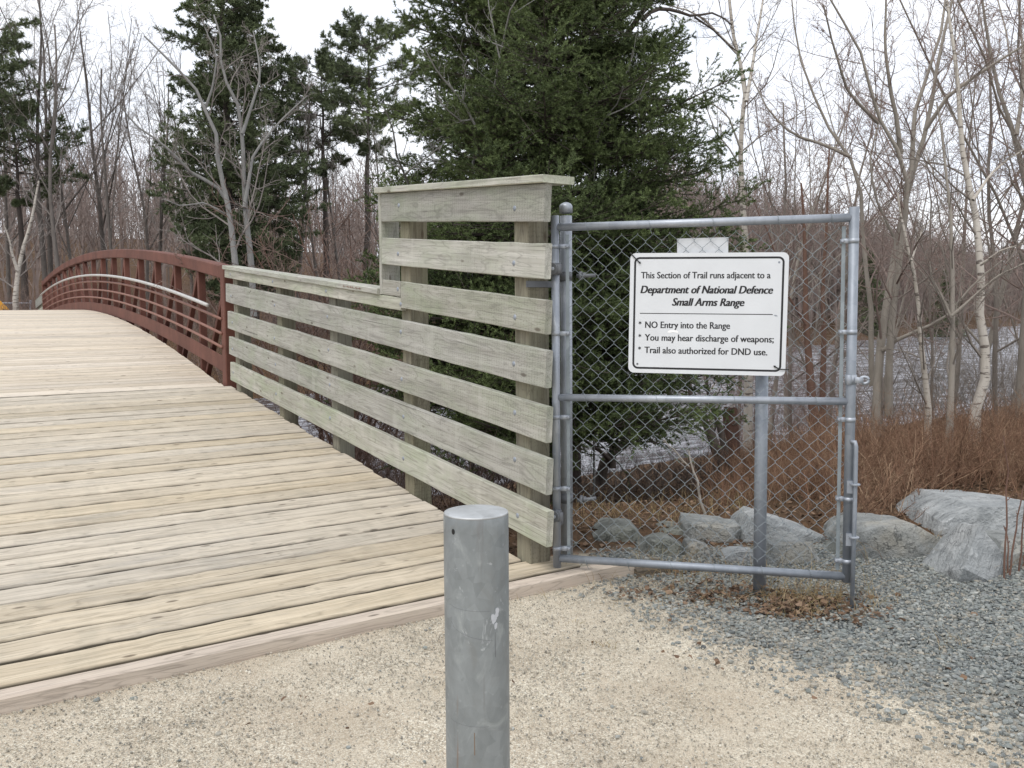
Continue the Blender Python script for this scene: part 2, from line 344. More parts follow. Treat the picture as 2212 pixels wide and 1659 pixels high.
def ground_mat():
    b = NB('ground_sand_gravel_litter'); t = b.n('ShaderNodeTexCoord').outputs['Object']; gc = b.attr('gc').outputs['Vector']
    sep = b.n('ShaderNodeSeparateXYZ'); b.link(gc, sep.inputs[0]); g, l = sep.outputs[0], sep.outputs[1]
    big = b.noise(t, 1.4, 4, .6).outputs['Fac']; mid = b.noise(t, 7, 5, .6).outputs['Fac']
    sand = b.mix(b.ramp(big, [(.40, 0), (.60, 1)]), (.42, .35, .262), (.52, .452, .35))
    sand = b.mix(b.ramp(mid, [(.42, 0), (.68, .55)]), sand, (.35, .30, .225))
    v1 = b.voro(t, 170); v2 = b.voro(t, 330)
    s1 = b.n('ShaderNodeSeparateColor'); b.link(v1.outputs['Color'], s1.inputs[0]); s2 = b.n('ShaderNodeSeparateColor'); b.link(v2.outputs['Color'], s2.inputs[0])
    amt = b.ramp(b.noise(t, 2.2, 4, .6).outputs['Fac'], [(.36, .08), (.60, 1)])
    sand = b.mix(b.math('MULTIPLY', b.ramp(s1.outputs[0], [(.62, 0), (.70, .9)]), amt), sand, (.70, .655, .54))
    sand = b.mix(b.math('MULTIPLY', b.ramp(s1.outputs[1], [(.76, 0), (.82, .75)]), amt), sand, (.27, .235, .19))
    sand = b.mix(b.ramp(s2.outputs[0], [(.80, 0), (.86, .6)]), sand, (.24, .21, .175)); sand = b.mix(b.ramp(s2.outputs[1], [(.72, 0), (.8, .6)]), sand, (.68, .635, .52))
    vs = b.voro(b.mapv(t, (1, 1, 1)), 62); s3 = b.n('ShaderNodeSeparateColor'); b.link(vs.outputs['Color'], s3.inputs[0])
    sl = b.mix(s3.outputs[0], (.13, .155, .165), (.30, .34, .345)); sl = b.mix(b.ramp(vs.outputs['Distance'], [(.3, 0), (.62, .75)]), sl, (.07, .075, .075))
    sl = b.mix(b.ramp(mid, [(.5, 0), (.75, .6)]), sl, (.36, .31, .24))
    # dead needles and leaves on the bank
    w1 = b.noise(b.mapv(t, (28, 9, 20)), 1, 5, .7, .8).outputs['Fac']; w2 = b.noise(t, 36, 4, .6).outputs['Fac']
    lt = b.mix(b.ramp(w1, [(.35, 0), (.65, 1)]), (.040, .026, .017), (.17, .095, .052)); lt = b.mix(b.ramp(w2, [(.45, 0), (.7, .5)]), lt, (.095, .075, .04))
    lt = b.mix(b.ramp(big, [(.4, 0), (.7, .55)]), lt, (.07, .05, .035))
    e = b.math('ADD', g, b.math('MULTIPLY', b.math('SUBTRACT', mid, .5), .9)); c = b.mix(b.ramp(e, [(.40, 0), (.85, 1)]), sand, sl); c = b.mix(l, c, lt)
    h = b.math('ADD', b.math('MULTIPLY', v1.outputs['Distance'], .6), b.math('ADD', b.math('MULTIPLY', mid, 2.0), b.math('MULTIPLY', v2.outputs['Distance'], .3)))
    b.bump(h, .55, .006); return b.fin(c, .95, 0, .15)
tag(mb.build('ground', ground_mat(), smooth=True), kind='structure', label='pale sandy path with blue slate gravel and brown leafy river bank', cat='ground')

def water_mat():
    b = NB('river_water'); t = b.n('ShaderNodeTexCoord').outputs['Object']
    rot = b.n('ShaderNodeMapping'); rot.inputs['Rotation'].default_value = (0, 0, -math.atan2(DO[1], DO[0])); b.link(t, rot.inputs['Vector']); v = rot.outputs['Vector']
    n1 = b.noise(b.mapv(v, (.9, 2.8, 1)), 1, 6, .62, .6).outputs['Fac']; n2 = b.noise(b.mapv(v, (3, 8, 1)), 1, 5, .6).outputs['Fac']; n3 = b.noise(b.mapv(v, (.16, .5, 1)), 1, 4, .6).outputs['Fac']
    f = b.math('ADD', b.math('MULTIPLY', n1, .55), b.math('ADD', b.math('MULTIPLY', n2, .3), b.math('MULTIPLY', n3, .28)))
    c = b.mix(b.ramp(f, [(.51, 0), (.71, .72)]), (.07, .068, .074), (.64, .65, .71))
    h = b.math('ADD', n1, b.math('MULTIPLY', n2, .45)); b.bump(h, .85, .14)
    return b.fin(c, b.ramp(f, [(.5, .10), (.7, .5)]), 0, .5)
mb = MB(); mb.add([(-420, -60, WATER), (520, -60, WATER), (520, 600, WATER), (-420, 600, WATER)], [0, 1, 2, 3], [4])
tag(mb.build('river', water_mat()), kind='structure', label='choppy grey river with white riffles behind the gate', cat='river')

# ------------------------------------------------------------------ approach ramp
DIR3 = np.array([DS[0], DS[1], 0]); OUT3 = np.array([DO[0], DO[1], 0]); ZUP = np.array([0, 0, 1.])
ramp_ = thing('wooden_ramp', F(.1, -1.5, 0), 'pale worn plank ramp leading from the sandy path up to the red bridge', 'ramp')
mb = MB(); sp = .2085; SK = .03; OL = -3.15
k = 0; s = .105
while s < 6.32:
    wd = sp - rng.uniform(.012, .022); sc = s + wd / 2
    e = .045 + rng.normal(0, .012)
    if k < 1: e = .30
    zc = deck_z(sc) - .03 + rng.normal(0, .002); a = F(sc + SK * OL, OL, zc); b_ = F(sc + SK * e, e, zc)
    plank(mb, a, b_, DIR3 + ZUP * .1, ZUP, wd, .06, .010, 34, .0036); s += sp; k += 1
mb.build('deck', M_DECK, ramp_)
mb = MB(); plank(mb, F(.045 + SK * OL, OL, .03), F(.045 + SK * .62, .62, .03), DIR3, ZUP, .095, .165, .008, 14, .002); mb.build('edge_timber', M_SILL, ramp_)
mb = MB(); plank(mb, F(.06, .626, .0), F(.02, .86, .0), DIR3, ZUP, .16, .14, .01, 4, .002); mb.build('buried_timber', M_DARKW, ramp_)
for o in (.02, -1.5, -3.0):
    mb = MB(); plank(mb, F(.16, o - .03, deck_z(.16) - .14), F(6.3, o - .03, deck_z(6.3) - .14), OUT3, ZUP, .06, .19, .005, 4); mb.build('joist', M_DARKW, ramp_)

# ------------------------------------------------------------------ timber fence along the ramp
fence = thing('timber_fence', F(0, .1, 0), 'grey-green pressure treated board fence, stepped tall at the gate end, along the plank ramp', 'fence')
TIL = nrm(DIR3 + ZUP * SL)
def bd(zt, zb, s0, s1, name='board', th=.042, o=.021, mat=M_BOARD):
    m = MB(); zc = (zt + zb) / 2
    plank(m, F(s0, o, zc + SL * s0), F(s1, o, zc + SL * s1), ZUP, -OUT3, zt - zb, th, .004, max(6, int((s1 - s0) * 6)), .0012)
    return m.build(name, mat, fence)
PS = [.30, 1.77, 3.16, 4.55, 6.03]
boards = [(bd(2.214, 2.017, .0, 2.055), 2.115, (0, 1)), (bd(1.903, 1.717, .0, 2.055), 1.81, (0, 1)), (bd(1.609, 1.43, .0, 1.755), 1.52, (0,)),
          (bd(1.345, 1.142, .0, 6.24), 1.243, (0, 1, 2, 3, 4)), (bd(1.045, .852, .0, 6.2), .948, (0, 1, 2, 3, 4)),
          (bd(.768, .572, .0, 6.18), .67, (0, 1, 2, 3, 4)), (bd(.487, .287, .0, 6.16), .387, (0, 1, 2, 3, 4))]
up3 = bd(1.609, 1.503, 1.757, 2.055); lowb = bd(1.4995, 1.41, 1.757, 6.26)
boards += [(up3, 1.556, (1,)), (lowb, 1.455, (1, 2, 3, 4))]
for ob, zc, ks in boards:
    for q_ in ks:
        sp_ = PS[q_] + rng.uniform(-.02, .02); m = MB(); z = zc + rng.uniform(-.03, .03) * (0 if zc in (1.556, 1.455) else 1)
        if ob is up3: sp_ = 1.80
        lathe(m, F(sp_, .002, z + SL * sp_), [(.0165, 0), (.016, .002), (.012, .0055), (.004, .0075)], -OUT3, 12); m.build('bolt', M_GALVD, ob, smooth=True)
# caps: tall end and low run
m = MB(); plank(m, F(-.03, .07, 2.236 - .03 * SL), F(2.10, .07, 2.236 + SL * 2.10), OUT3, ZUP, .20, .040, .004, 14, .001); m.build('cap', M_BOARD, fence)
m = MB(); plank(m, F(2.10, .07, 1.521 + SL * 2.10), F(6.27, .07, 1.521 + SL * 6.27), OUT3, ZUP, .18, .042, .004, 22, .0015); lowcap = m.build('cap', M_BOARD, fence)
m = MB(); plank(m, F(2.078, .07, 1.503 + SL * 2.08), F(2.078, .07, 2.2155 + SL * 2.08), OUT3, DIR3, .145, .04, .004, 6, .001); m.build('end_board', M_BOARD, fence)
for i, sp_ in enumerate(PS):
    top = (2.213 if i < 2 else 1.497) + SL * (sp_ - .07)
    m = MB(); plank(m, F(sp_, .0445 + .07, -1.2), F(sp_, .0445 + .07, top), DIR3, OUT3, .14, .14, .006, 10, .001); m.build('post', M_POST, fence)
# hinge plate and pin on the near post
m = MB(); plank(m, F(.224, .03, .375), F(.224, .2, .375), ZUP, DIR3, .11, .008, .002, 1)
tubes(m, np.array([[F(.224, .14, .395), F(.19, .175, .39), F(.13, .19, .375)]]), np.array([[.02, .02, .018]]), 10, True); hp = m.build('hinge_plate', M_HARD, fence)
m = MB(); lathe(m, F(.219, .16, .42), [(.012, 0), (.012, .012), (.006, .013), (.006, .02)], -DIR3, 6); m.build('bolt', M_GALV, hp)
m = MB(); plank(m, F(.224, .03, 1.70), F(.224, .2, 1.70), ZUP, DIR3, .035, .007, .001, 1); m.build('hinge_plate', M_HARD, fence)

# lettering
FONT = None
def text_mesh(s, shear=0.0, off=0.0):
    c = bpy.data.curves.new('lettering', 'FONT'); c.body = s; c.size = 1; c.shear = shear; c.offset = off; c.resolution_u = 3; c.fill_mode = 'FRONT'; c.extrude = .0
    o = bpy.data.objects.new('lettering', c); COL.objects.link(o); dg = bpy.context.evaluated_depsgraph_get(); dg.update()
    me = o.evaluated_get(dg).to_mesh(); V = np.array([v.co[:] for v in me.vertices]); L = [i for p in me.polygons for i in p.vertices]; S = [len(p.vertices) for p in me.polygons]
    o.evaluated_get(dg).to_mesh_clear(); bpy.data.objects.remove(o); bpy.data.curves.remove(c)
    return V, L, S
CAPH = None
def put_text(mb, s, x0, x1, base, caph, fn, shear=0.0, off=0.0):
    """letters stretched to run from x0 to x1 with capitals caph high; fn maps (x, z) to a point"""
    V, L, S = text_mesh(s, shear, off); hV = text_mesh('H', 0, off)[0]; ch = hV[:, 1].max() - max(hV[:, 1].min(), -.1)
    sx = (x1 - x0) / (V[:, 0].max() - V[:, 0].min()); xs = x0 + (V[:, 0] - V[:, 0].min()) * sx; zs = base + V[:, 1] * caph / ch
    mb.add(np.array([fn(a, b) for a, b in zip(xs, zs)]), L, S)
m = MB(); put_text(m, 'I-44L54', -2.74, -2.40, 1.5155, .0145, lambda a, b: F(-a, -.0235, b + SL * -a)); m.build('stamp', flat('faded_red_stamp', (.22, .10, .07)), lowcap)

# ------------------------------------------------------------------ footbridge
bridge = thing('footbridge', F(16.9, -1.4, 0), 'arched rust-red steel truss footbridge with a pale plank deck', 'bridge')
S0, S1 = 6.44, 27.25
def ctop(s): return 2.905 - .0046 * (s - 19.7) ** 2
mb = MB(); s = 6.36; sp = .145
while s < 27.4:
    zc = deck_z(max(s, 6.51)) - .02; t = .0125 * (18.7 - s)
    plank(mb, F(s + .067, OL, zc), F(s + .067, -.02 + rng.normal(0, .004), zc), DIR3 + ZUP * t, ZUP, sp - rng.uniform(.005, .010), .038, .007, 8, .0014); s += sp
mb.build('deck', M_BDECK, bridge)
BO = .10                                                                # truss centre line, outside the deck edge
def arc(off, o, a, b, n=34): ss = np.linspace(a, b, n); return [F(s_, o, ctop(s_) - off) for s_ in ss]
def sweep_box(name, pts, wd, th, mat, parent):
    m = MB(); pts = np.array(pts); T = nrm(np.gradient(pts, axis=0)); V = []
    for p, t in zip(pts, T):
        u = np.cross(OUT3, t); u = u if u[2] > 0 else -u; ch = .012 if min(wd, th) > .05 else .002; hw, ht = wd / 2, th / 2
        for a, b_ in ((-hw, -ht + ch), (-hw + ch, -ht), (hw - ch, -ht), (hw, -ht + ch), (hw, ht - ch), (hw - ch, ht), (-hw + ch, ht), (-hw, ht - ch)): V.append(p + OUT3 * a + u * b_)
    L = []; n = len(pts); k = 8
    for i in range(n - 1):
        for j in range(k): L += [i * k + j, (i + 1) * k + j, (i + 1) * k + (j + 1) % k, i * k + (j + 1) % k]
    S = [4] * ((n - 1) * k); L += list(range(k)) + list(range(n * k - 1, n * k - k - 1, -1)); S += [k, k]
    m.add(V, L, S); return m.build(name, mat, parent)
sweep_box('top_chord', arc(.075, BO, S0 + .08, S1, 40), .15, .15, M_RED, bridge)
sweep_box('bottom_chord', arc(1.62, BO, S0 + .08, S1, 40), .15, .15, M_RED, bridge)
sweep_box('toe_plate', arc(1.12, .025, S0 + .05, S1, 40), .008, .18, M_RED, bridge)
for off in (.60, .765, .92):
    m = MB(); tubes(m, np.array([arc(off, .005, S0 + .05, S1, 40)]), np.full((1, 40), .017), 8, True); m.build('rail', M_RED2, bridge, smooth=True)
m = MB(); tubes(m, np.array([arc(.475, -.07, S0 + .33, S1 - .3, 44)]), np.full((1, 44), .022), 10, True); hr = m.build('handrail', M_RAIL, bridge, smooth=True)
UPR = [7.74 + 1.305 * i for i in range(15)]
for s_ in UPR:
    m = MB(); tl = -.0092 * (s_ - 19.7); a = F(s_, BO, ctop(s_) - 1.60); b_ = F(s_ - tl * .0, BO, ctop(s_) - .15)
    plank(m, a, b_, DIR3, OUT3, .085, .085, .006, 2); m.build('upright', M_RED, bridge)
    m = MB(); tubes(m, np.array([[F(s_, BO - .04, ctop(s_) - .56), F(s_, -.03, ctop(s_) - .56), F(s_, -.07, ctop(s_) - .53), F(s_, -.07, ctop(s_) - .495)]]), np.full((1, 4), .007), 6, True); m.build('bracket', M_RED, hr)
nodes = [S0 + .02] + UPR + [S1]
for i in range(len(nodes) - 1):
    a, b_ = nodes[i], nodes[i + 1]
    if i < 8: p, q_ = F(a + .05, BO, ctop(a) - .14), F(b_ - .05, BO, ctop(b_) - 1.56)
    else: p, q_ = F(b_ - .05, BO, ctop(b_) - .14), F(a + .05, BO, ctop(a) - 1.56)
    m = MB(); plank(m, p, q_, OUT3, DIR3, .06, .06, .004, 2); m.build('diagonal', M_RED, bridge)
for s_, a in ((S0 + .02, .16), (S1 + .07, .15)):
    m = MB(); plank(m, F(s_ + .04, BO - .005, ctop(s_) - 1.72), F(s_ - .02, BO - .005, ctop(s_) + .006), DIR3, OUT3, a, .16, .01, 6); m.build('end_post', M_RED, bridge)
for s_ in UPR[::2]:
    m = MB(); plank(m, F(s_, OL, ctop(s_) - 1.55), F(s_, BO - .08, ctop(s_) - 1.55), DIR3, ZUP, .1, .15, .006, 1); m.build('floor_beam', M_RED, bridge)

# ------------------------------------------------------------------ chain link gate
gate = thing('chain_link_gate', G(.76, 0), 'galvanised chain link gate swung open beside the timber fence, carrying a white notice', 'gate')
def pipe(name, a, b, r, mat=M_GALV, par=None, k=18):
    m = MB(); rod(m, a, b, r, k); return m.build(name, mat, par or gate, smooth=False)
def smooth_by_angle(ob):
    for p in ob.data.polygons: p.use_smooth = len(p.vertices) == 4
    return ob
def pipe_s(*a, **k): return smooth_by_angle(pipe(*a, **k))
pipe_s('stile', G(0, .11), G(0, 2.067), .0225); pipe_s('stile', G(1.53, .135), G(1.53, 2.058), .0245, mat=M_GALVD)
rt = pipe_s('top_rail', G(.015, 2.004), G(1.515, 2.006), .0215); rm = pipe_s('middle_rail', G(.015, 1.078), G(1.515, 1.076), .0195); rb = pipe_s('bottom_rail', G(.015, .176), G(1.52, .163), .0215, mat=M_GALVD)
m = MB(); hw_, hh = .0424, .0448; nu = 34; V0 = .018
for i in range(nu):
    u0 = .062 + i * hw_; nrow = 40; us = []; 
    for j in range(nrow):
        right = (i + j) % 2; us.append((u0 + hw_ + .0012 if right else u0 - .0012, .20 + j * hh + .012, .0016 if right else -.0016))
    # sharpen the bends with two points per knuckle
    pts = []
    for (u, z, v) in us:
        pts += [G(u, z - .0035, -V0 + v), G(u, z + .0035, -V0 - v)] if True else []
    bow = .006 * math.sin(i * .5)
    tubes(m, np.array([pts]), np.full((1, len(pts)), .00128), 5)
m.build('chain_link_mesh', M_WIRE, gate)
for u in (.063, 1.484):
    m = MB(); plank(m, G(u, .19, -V0 - .001), G(u, 1.965, -V0 - .001), [GD[0], GD[1], 0], [GN[0], GN[1], 0], .019, .006, .001, 4, .0004); m.build('tension_bar', M_WIRE, gate)
for u0, u1, zs, r in ((0, .075, (1.902, 1.429, .968, .569, .231), .0242), (1.53, 1.468, (1.89, 1.43, .982, .569, .243), .0263)):
    for z in zs:
        m = MB(); lathe(m, G(u0, z - .012), [(r, 0), (r, .024)], k=18); c = (u0 + u1) / 2
        sg = 1 if u1 > u0 else -1
        plank(m, G(u0 + sg * r * .7, z, .006), G(u1, z, -.004), ZUP, [GN[0], GN[1], 0], .023, .004, .001, 1); plank(m, G(u0 + sg * r * .7, z, -.012), G(u1, z, -.030), ZUP, [GN[0], GN[1], 0], .023, .004, .001, 1)
        lathe(m, G(u1 - sg * .008, z, .002), [(.008, 0), (.008, .004), (.005, .006)], [GN[0], GN[1], 0], 8)
        smooth_by_angle(m.build('tension_band', M_GALV, gate))
for z, u_s, par, r in ((2.004, (.165, .5, .83, 1.16, 1.42), rt, .0235), (1.077, (.155, .54, .95, 1.36), rm, .0215), (.17, (.155, .385, .62, .85, 1.1, 1.345), rb, .0235)):
    for u in u_s:
        m = MB(); t = np.linspace(0, 2 * math.pi * 1.08, 15); sk = .014
        tubes(m, np.array([[G(u + sk * math.sin(x_ * .5) * (1 if u < .9 else .6), z + r * math.cos(x_), r * math.sin(x_)) for x_ in t] + [G(u + .02, z - .05, -V0)]]), np.full((1, 16), .0014), 4); m.build('tie_wire', M_WIRE, par)
for z in (1.78, .42):
    h = MB(); lathe(h, G(0, z - .032), [(.026, 0), (.028, .004), (.028, .060), (.026, .064)], k=18)
    for du, dv in ((-.038, .012), (-.008, .034)): lathe(h, G(du, z, dv), [(.032, 0), (.033, .002), (.033, .006), (.030, .008)], nrm(np.array([GN[0] * .9 - GD[0] * .35, GN[1] * .9 - GD[1] * .35, 0])), 20)
    plank(h, G(.0, z, .036), G(.042, z, .034), ZUP, [GN[0], GN[1], 0], .05, .008, .002, 1)
    hg = smooth_by_angle(h.build('hinge', M_HARD, gate))
    m = MB(); lathe(m, G(-.006, z, .042), [(.010, 0), (.010, .008), (.006, .009), (.006, .015)], [GN[0], GN[1], 0], 6); m.build('bolt', M_GALV, hg)
    m = MB(); rod(m, G(-.10, z - .0, -.01), G(-.02, z, -.005), .010, 10); m.build('pin', M_HARD, hg)
# fork latch
lt_ = MB(); lathe(lt_, G(1.53, 1.165), [(.0285, 0), (.0285, .048)], k=18); plank(lt_, G(1.505, 1.188, .024), G(1.53, 1.188, .026), ZUP, [GN[0], GN[1], 0], .05, .012, .002, 1)
t = np.linspace(-.6, math.pi * 2 - 1.2, 16); cen = (1.592, 1.186)
tubes(lt_, np.array([[G(1.55, 1.2, .01)] + [G(cen[0] + .022 * math.cos(math.pi - x_), cen[1] + .017 * math.sin(math.pi - x_), .01) for x_ in t]]), np.full((1, 17), .0075), 8, True)
plank(lt_, G(1.545, 1.188, .028), G(1.585, 1.186, .024), ZUP, [GN[0], GN[1], 0], .03, .006, .001, 1)
smooth_by_angle(lt_.build('fork_latch', M_GALV, gate))
m = MB(); tubes(m, np.array([[G(1.532, .872, .028), G(1.552, .872, .036), G(1.556, .850, .038), G(1.556, .5, .038), G(1.552, -.03, .038)]]), np.full((1, 5), .0112), 10, True); dr = smooth_by_angle(m.build('drop_rod', M_GALVD, gate))
for z in (.650, .376):
    m = MB(); lathe(m, G(1.556, z, .038), [(.024, 0), (.025, .002), (.025, .007), (.022, .009)], k=16); plank(m, G(1.532, z - .045, .026), G(1.532, z + .02, .026), [GD[0], GD[1], 0], [GN[0], GN[1], 0], .03, .006, .001, 1); m.build('guide', M_GALV, dr)

# capped hinge post behind the stile
cp = at(1225, 1228, 5.09)
post = thing('capped_post', (cp[0], cp[1], .08), 'round galvanised post with a domed cap, standing just behind the gate hinge', 'post')
m = MB(); rod(m, (cp[0], cp[1], .055), (cp[0] + .004, cp[1], 2.08), .033, 24); smooth_by_angle(m.build('tube', M_GALV, post))
m = MB(); lathe(m, (cp[0] + .004, cp[1], 2.075), [(.0368, .02), (.0368, .056), (.0345, .064), (.028, .071), (.018, .077), (.008, .080), (.002, .081)], k=24); smooth_by_angle(m.build('cap', M_GALV, post))
for z, tz_ in ((1.745, .0), (.485, .018)):
    m = MB(); lathe(m, (cp[0], cp[1], z - .025), [(.037, 0), (.037, .05)], k=20); lathe(m, G(.115, z + tz_ * .4, -.10), [(.024, 0), (.024, .016)], [GD[0], GD[1], 0], 12)
    lathe(m, G(.118, z + tz_ * .4, -.10), [(.017, .014), (.017, .032), (.012, .033)], [GD[0], GD[1], .1], 6); rod(m, G(.1, z, -.10), G(.205, z + tz_, -.10), .0105, 10); smooth_by_angle(m.build('clamp', M_HARD, post))

# plain post and white plate behind the notice
sp_b = np.array([1.333, 4.80]); pst = thing('galvanised_post', (sp_b[0], sp_b[1], 0), 'thick round galvanised post in the ground close behind the gate, below the notice', 'post')
m = MB(); rod(m, (sp_b[0], sp_b[1], -.25), (sp_b[0] + .0, sp_b[1], 1.70), .0335, 24); smooth_by_angle(m.build('tube', M_GALVD, pst))
m = MB(); lathe(m, (sp_b[0], sp_b[1], 1.70), [(.036, -.03), (.036, .01), (.02, .025), (.002, .03)], k=20); m.build('cap', M_GALVD, pst)
m = MB(); plank(m, G(.652, 1.50, -.034), G(.652 + .003, 1.9285, -.034), [GD[0], GD[1], 0], [GN[0], GN[1], 0], .0, .0, 0, 1) if False else None
m = MB(); plank(m, G(.783, 1.45, -.031), G(.783, 1.928, -.031), [GD[0], GD[1], 0], [GN[0], GN[1], 0], .264, .003, .001, 1)
tag(m.build('white_plate', M_WHITE, origin=G(.783, 1.45, -.031)), 'blank white plate showing above the notice, behind the chain link', 'plate')

# the notice
SC = np.array([.808, 1.5295]); SW, SH = .810, .636; SR = -.0185
sign = thing('notice_sign', G(SC[0], SC[1], .01), 'white rectangular notice with black border and lettering, tied to the front of the gate', 'sign')
def SG(x, z, v=.010):   # x from left edge, z up from bottom edge
    a, b_ = x - SW / 2, z - SH / 2; return G(SC[0] + a * math.cos(SR) - b_ * math.sin(SR), SC[1] + a * math.sin(SR) + b_ * math.cos(SR), v)
def rrect(x0, z0, x1, z1, r, n=8):
    p = []
    for cx, cz, a0 in ((x1 - r, z1 - r, 0), (x0 + r, z1 - r, 90), (x0 + r, z0 + r, 180), (x1 - r, z0 + r, 270)):
        for i in range(n + 1): a = math.radians(a0 + 90 * i / n); p.append((cx + r * math.cos(a), cz + r * math.sin(a)))
    return p
m = MB(); pf = rrect(0, 0, SW, SH, .030); n_ = len(pf)
V = [SG(x, z, .0115) for x, z in pf] + [SG(x, z, .009) for x, z in pf]
m.add(V, list(range(n_)) + list(range(2 * n_ - 1, n_ - 1, -1)) + [v for i in range(n_) for v in (i, i + n_, (i + 1) % n_ + n_, (i + 1) % n_)], [n_, n_] + [4] * n_); m.build('panel', M_WHITE, sign)
m = MB(); a_ = rrect(.021, .021, SW - .021, SH - .021, .030); b2 = rrect(.0315, .0315, SW - .0315, SH - .0315, .0195)
V = [SG(x, z, .0119) for x, z in a_] + [SG(x, z, .0119) for x, z in b2]
m.add(V, [v for i in range(n_) for v in (i, (i + 1) % n_, (i + 1) % n_ + n_, i + n_)], [4] * n_); m.build('border', M_BLACK, sign)
def line(words, x0, x1, base, ch, shear=0., bold=.0012):
    m = MB()
    for i in range(3):
        d = (i - 1) * bold; put_text(m, words, x0 + bold + d, x1 - bold + d, SH - base, ch, lambda a, b: SG(a, b, .0121 + i * .00006), shear, .004)
    m.build('lettering', M_BLACK, sign)
line('This Section of Trail runs adjacent to a', .058, .722, .133, .034, 0, .0010)
line('Department of National Defence', .056, .737, .2115, .040, .26, .0022)
line('Small Arms Range', .2235, .596, .2765, .040, .26, .0022)
line('NO Entry into the Range', .085, .526, .3955, .0345, 0, .0011)
line('You may hear discharge of weapons;', .084, .748, .463, .0345, 0, .0011)
line('Trail also authorized for DND use.', .084, .718, .530, .0345, 0, .0011)
for b_ in (.381, .449, .516):
    m = MB()
    for i in range(3):
        a = i * math.pi / 3 + math.pi / 2; d = np.array([math.cos(a), math.sin(a)]) * .0085; e = np.array([-d[1], d[0]]) * .2; cx, cz = .058, SH - b_ + .012
        m.add([SG(cx + sx_ * d[0] + sy_ * e[0], cz + sx_ * d[1] + sy_ * e[1], .0121 + i * .0001) for sx_, sy_ in ((-1, -1), (1, -1), (1, 1), (-1, 1))], [0, 1, 2, 3], [4])
    m.build('asterisk', M_BLACK, sign)
m = MB(); m.add([SG(x, z, .0121) for x, z in ((.056, SH - .3205), (.738, SH - .3205), (.738, SH - .3165), (.056, SH - .3165))], [0, 1, 2, 3], [4]); m.build('rule', M_BLACK, sign)
m = MB(); m.add([SG(.744 + dx, SH - .324 + dz, .0122) for dx, dz in ((0, .001), (.004, .004), (.012, .003), (.02, -.002), (.016, -.004), (.006, -.003))], list(range(6)), [6]); m.build('paint_chip', M_GALVD, sign)
m = MB(); m.add([SG(.202 + dx, SH - .418 + dz, .0123) for dx, dz in ((0, 0), (.008, .010), (.022, .013), (.035, .014), (.05, .011), (.06, .004), (.058, -.004), (.045, -.001), (.03, .001), (.012, -.003))], list(range(10)), [10]); m.build('scratch', flat('bare_white_scuff', (.88, .88, .88)), sign)
for x, z in ((SW - .048, SH - .051), (.048, .047)):
    m = MB(); lathe(m, SG(x, z, .0114), [(.0058, 0), (.0058, .0008)], [GN[0], GN[1], 0], 12); m.build('fixing_hole', M_GALVD if x > .4 else M_HARD, sign)
for pts in ([(-.002, SH + .002, .012), (.016, SH - .016, .0165), (.034, SH - .034, .0165), (.050, SH - .050, .0150), (.054, SH - .054, .0095)], [(SW - .058, .052, .0095), (SW - .053, .049, .0155), (SW - .03, .036, .0165), (SW - .004, .035, .0165), (SW + .016, .036, .012), (SW + .018, .037, -.015)]):
    m = MB(); tubes(m, np.array([[SG(*p) for p in pts]]), np.full((1, len(pts)), .0031), 6, True); lathe(m, SG(*pts[3 if pts[0][0] < 0 else 1]), [(.0055, -.002), (.0055, .004)], [GN[0], GN[1], 0], 8); m.build('cable_tie', M_PLASTIC, sign)

# ------------------------------------------------------------------ bollard
bc = at(1028, 1100, 2.31); boll = thing('bollard', (bc[0], bc[1], .045), 'stout capped galvanised steel bollard standing in the sandy path in front', 'bollard')
BT = bc[2] - .006; TL = np.array([.0045, -.004, 0])
def bp(z): return np.array([bc[0], bc[1], z]) - TL * ((BT - z) / 1.0) * -1.0 * -1.0
m = MB(); zz = [-.2, .3, .6, BT - .03, BT - .006, BT]; rr = [.0845] * 4 + [.0843, .0825]
P = np.array([[bp(z) for z in zz]]); tubes(m, P, np.array([rr]), 64, False); smooth_by_angle(m.build('tube', M_BOLL, boll))
m = MB(); lathe(m, bp(BT - .004), [(.0838, 0), (.0830, .004), (.079, .0055), (.045, .0075), (.01, .008)], k=64); smooth_by_angle(m.build('cap', galv('bollard_lid', (.33, .34, .34), (.52, .54, .55), .35, .45, False, 22), boll))
dcam = nrm(np.array([-bc[0], -bc[1], 0])); rgt = np.array([-dcam[1], dcam[0], 0.])
def on_boll(ang, z, r=.0849): a = math.radians(ang); return bp(z) + (dcam * math.cos(a) - rgt * math.sin(a) * -1) * r
def patch(name, mat, ang0, z0, poly, r=.0852):
    m = MB(); m.add([on_boll(ang0 + dx, z0 + dz, r) for dx, dz in poly], list(range(len(poly))), [len(poly)]); m.build(name, mat, boll)
SIDE = 1 if (on_boll(30, .5) - bp(.5)) @ RT > 0 else -1
hx = [(6 * math.cos(t_) * .62, .0075 * math.sin(t_)) for t_ in np.linspace(0, 2 * math.pi, 13)[:-1]]
patch('drain_hole', flat('hole_dark', (.01, .01, .01)), -43 * SIDE, BT - .037, hx)
M_SMEAR = flat('white_smear', (.48, .50, .53)); 
for i, (dx, dz) in enumerate(((0, 0), (3.5, .010), (-3, -.004), (1.5, -.018), (4.5, .020), (-4.5, .006))):
    rs = np.random.default_rng(i); pl = [((2.6 + rs.random() * 2.2) * math.cos(t_), (.006 + rs.random() * .006) * math.sin(t_)) for t_ in np.linspace(0, 2 * math.pi, 12)[:-1]]
    patch('smear', M_SMEAR, (33 + dx) * SIDE, BT - .262 + dz, pl, .0851 + i * .00008)
M_SCR = flat('dark_scratch', (.10, .10, .11))
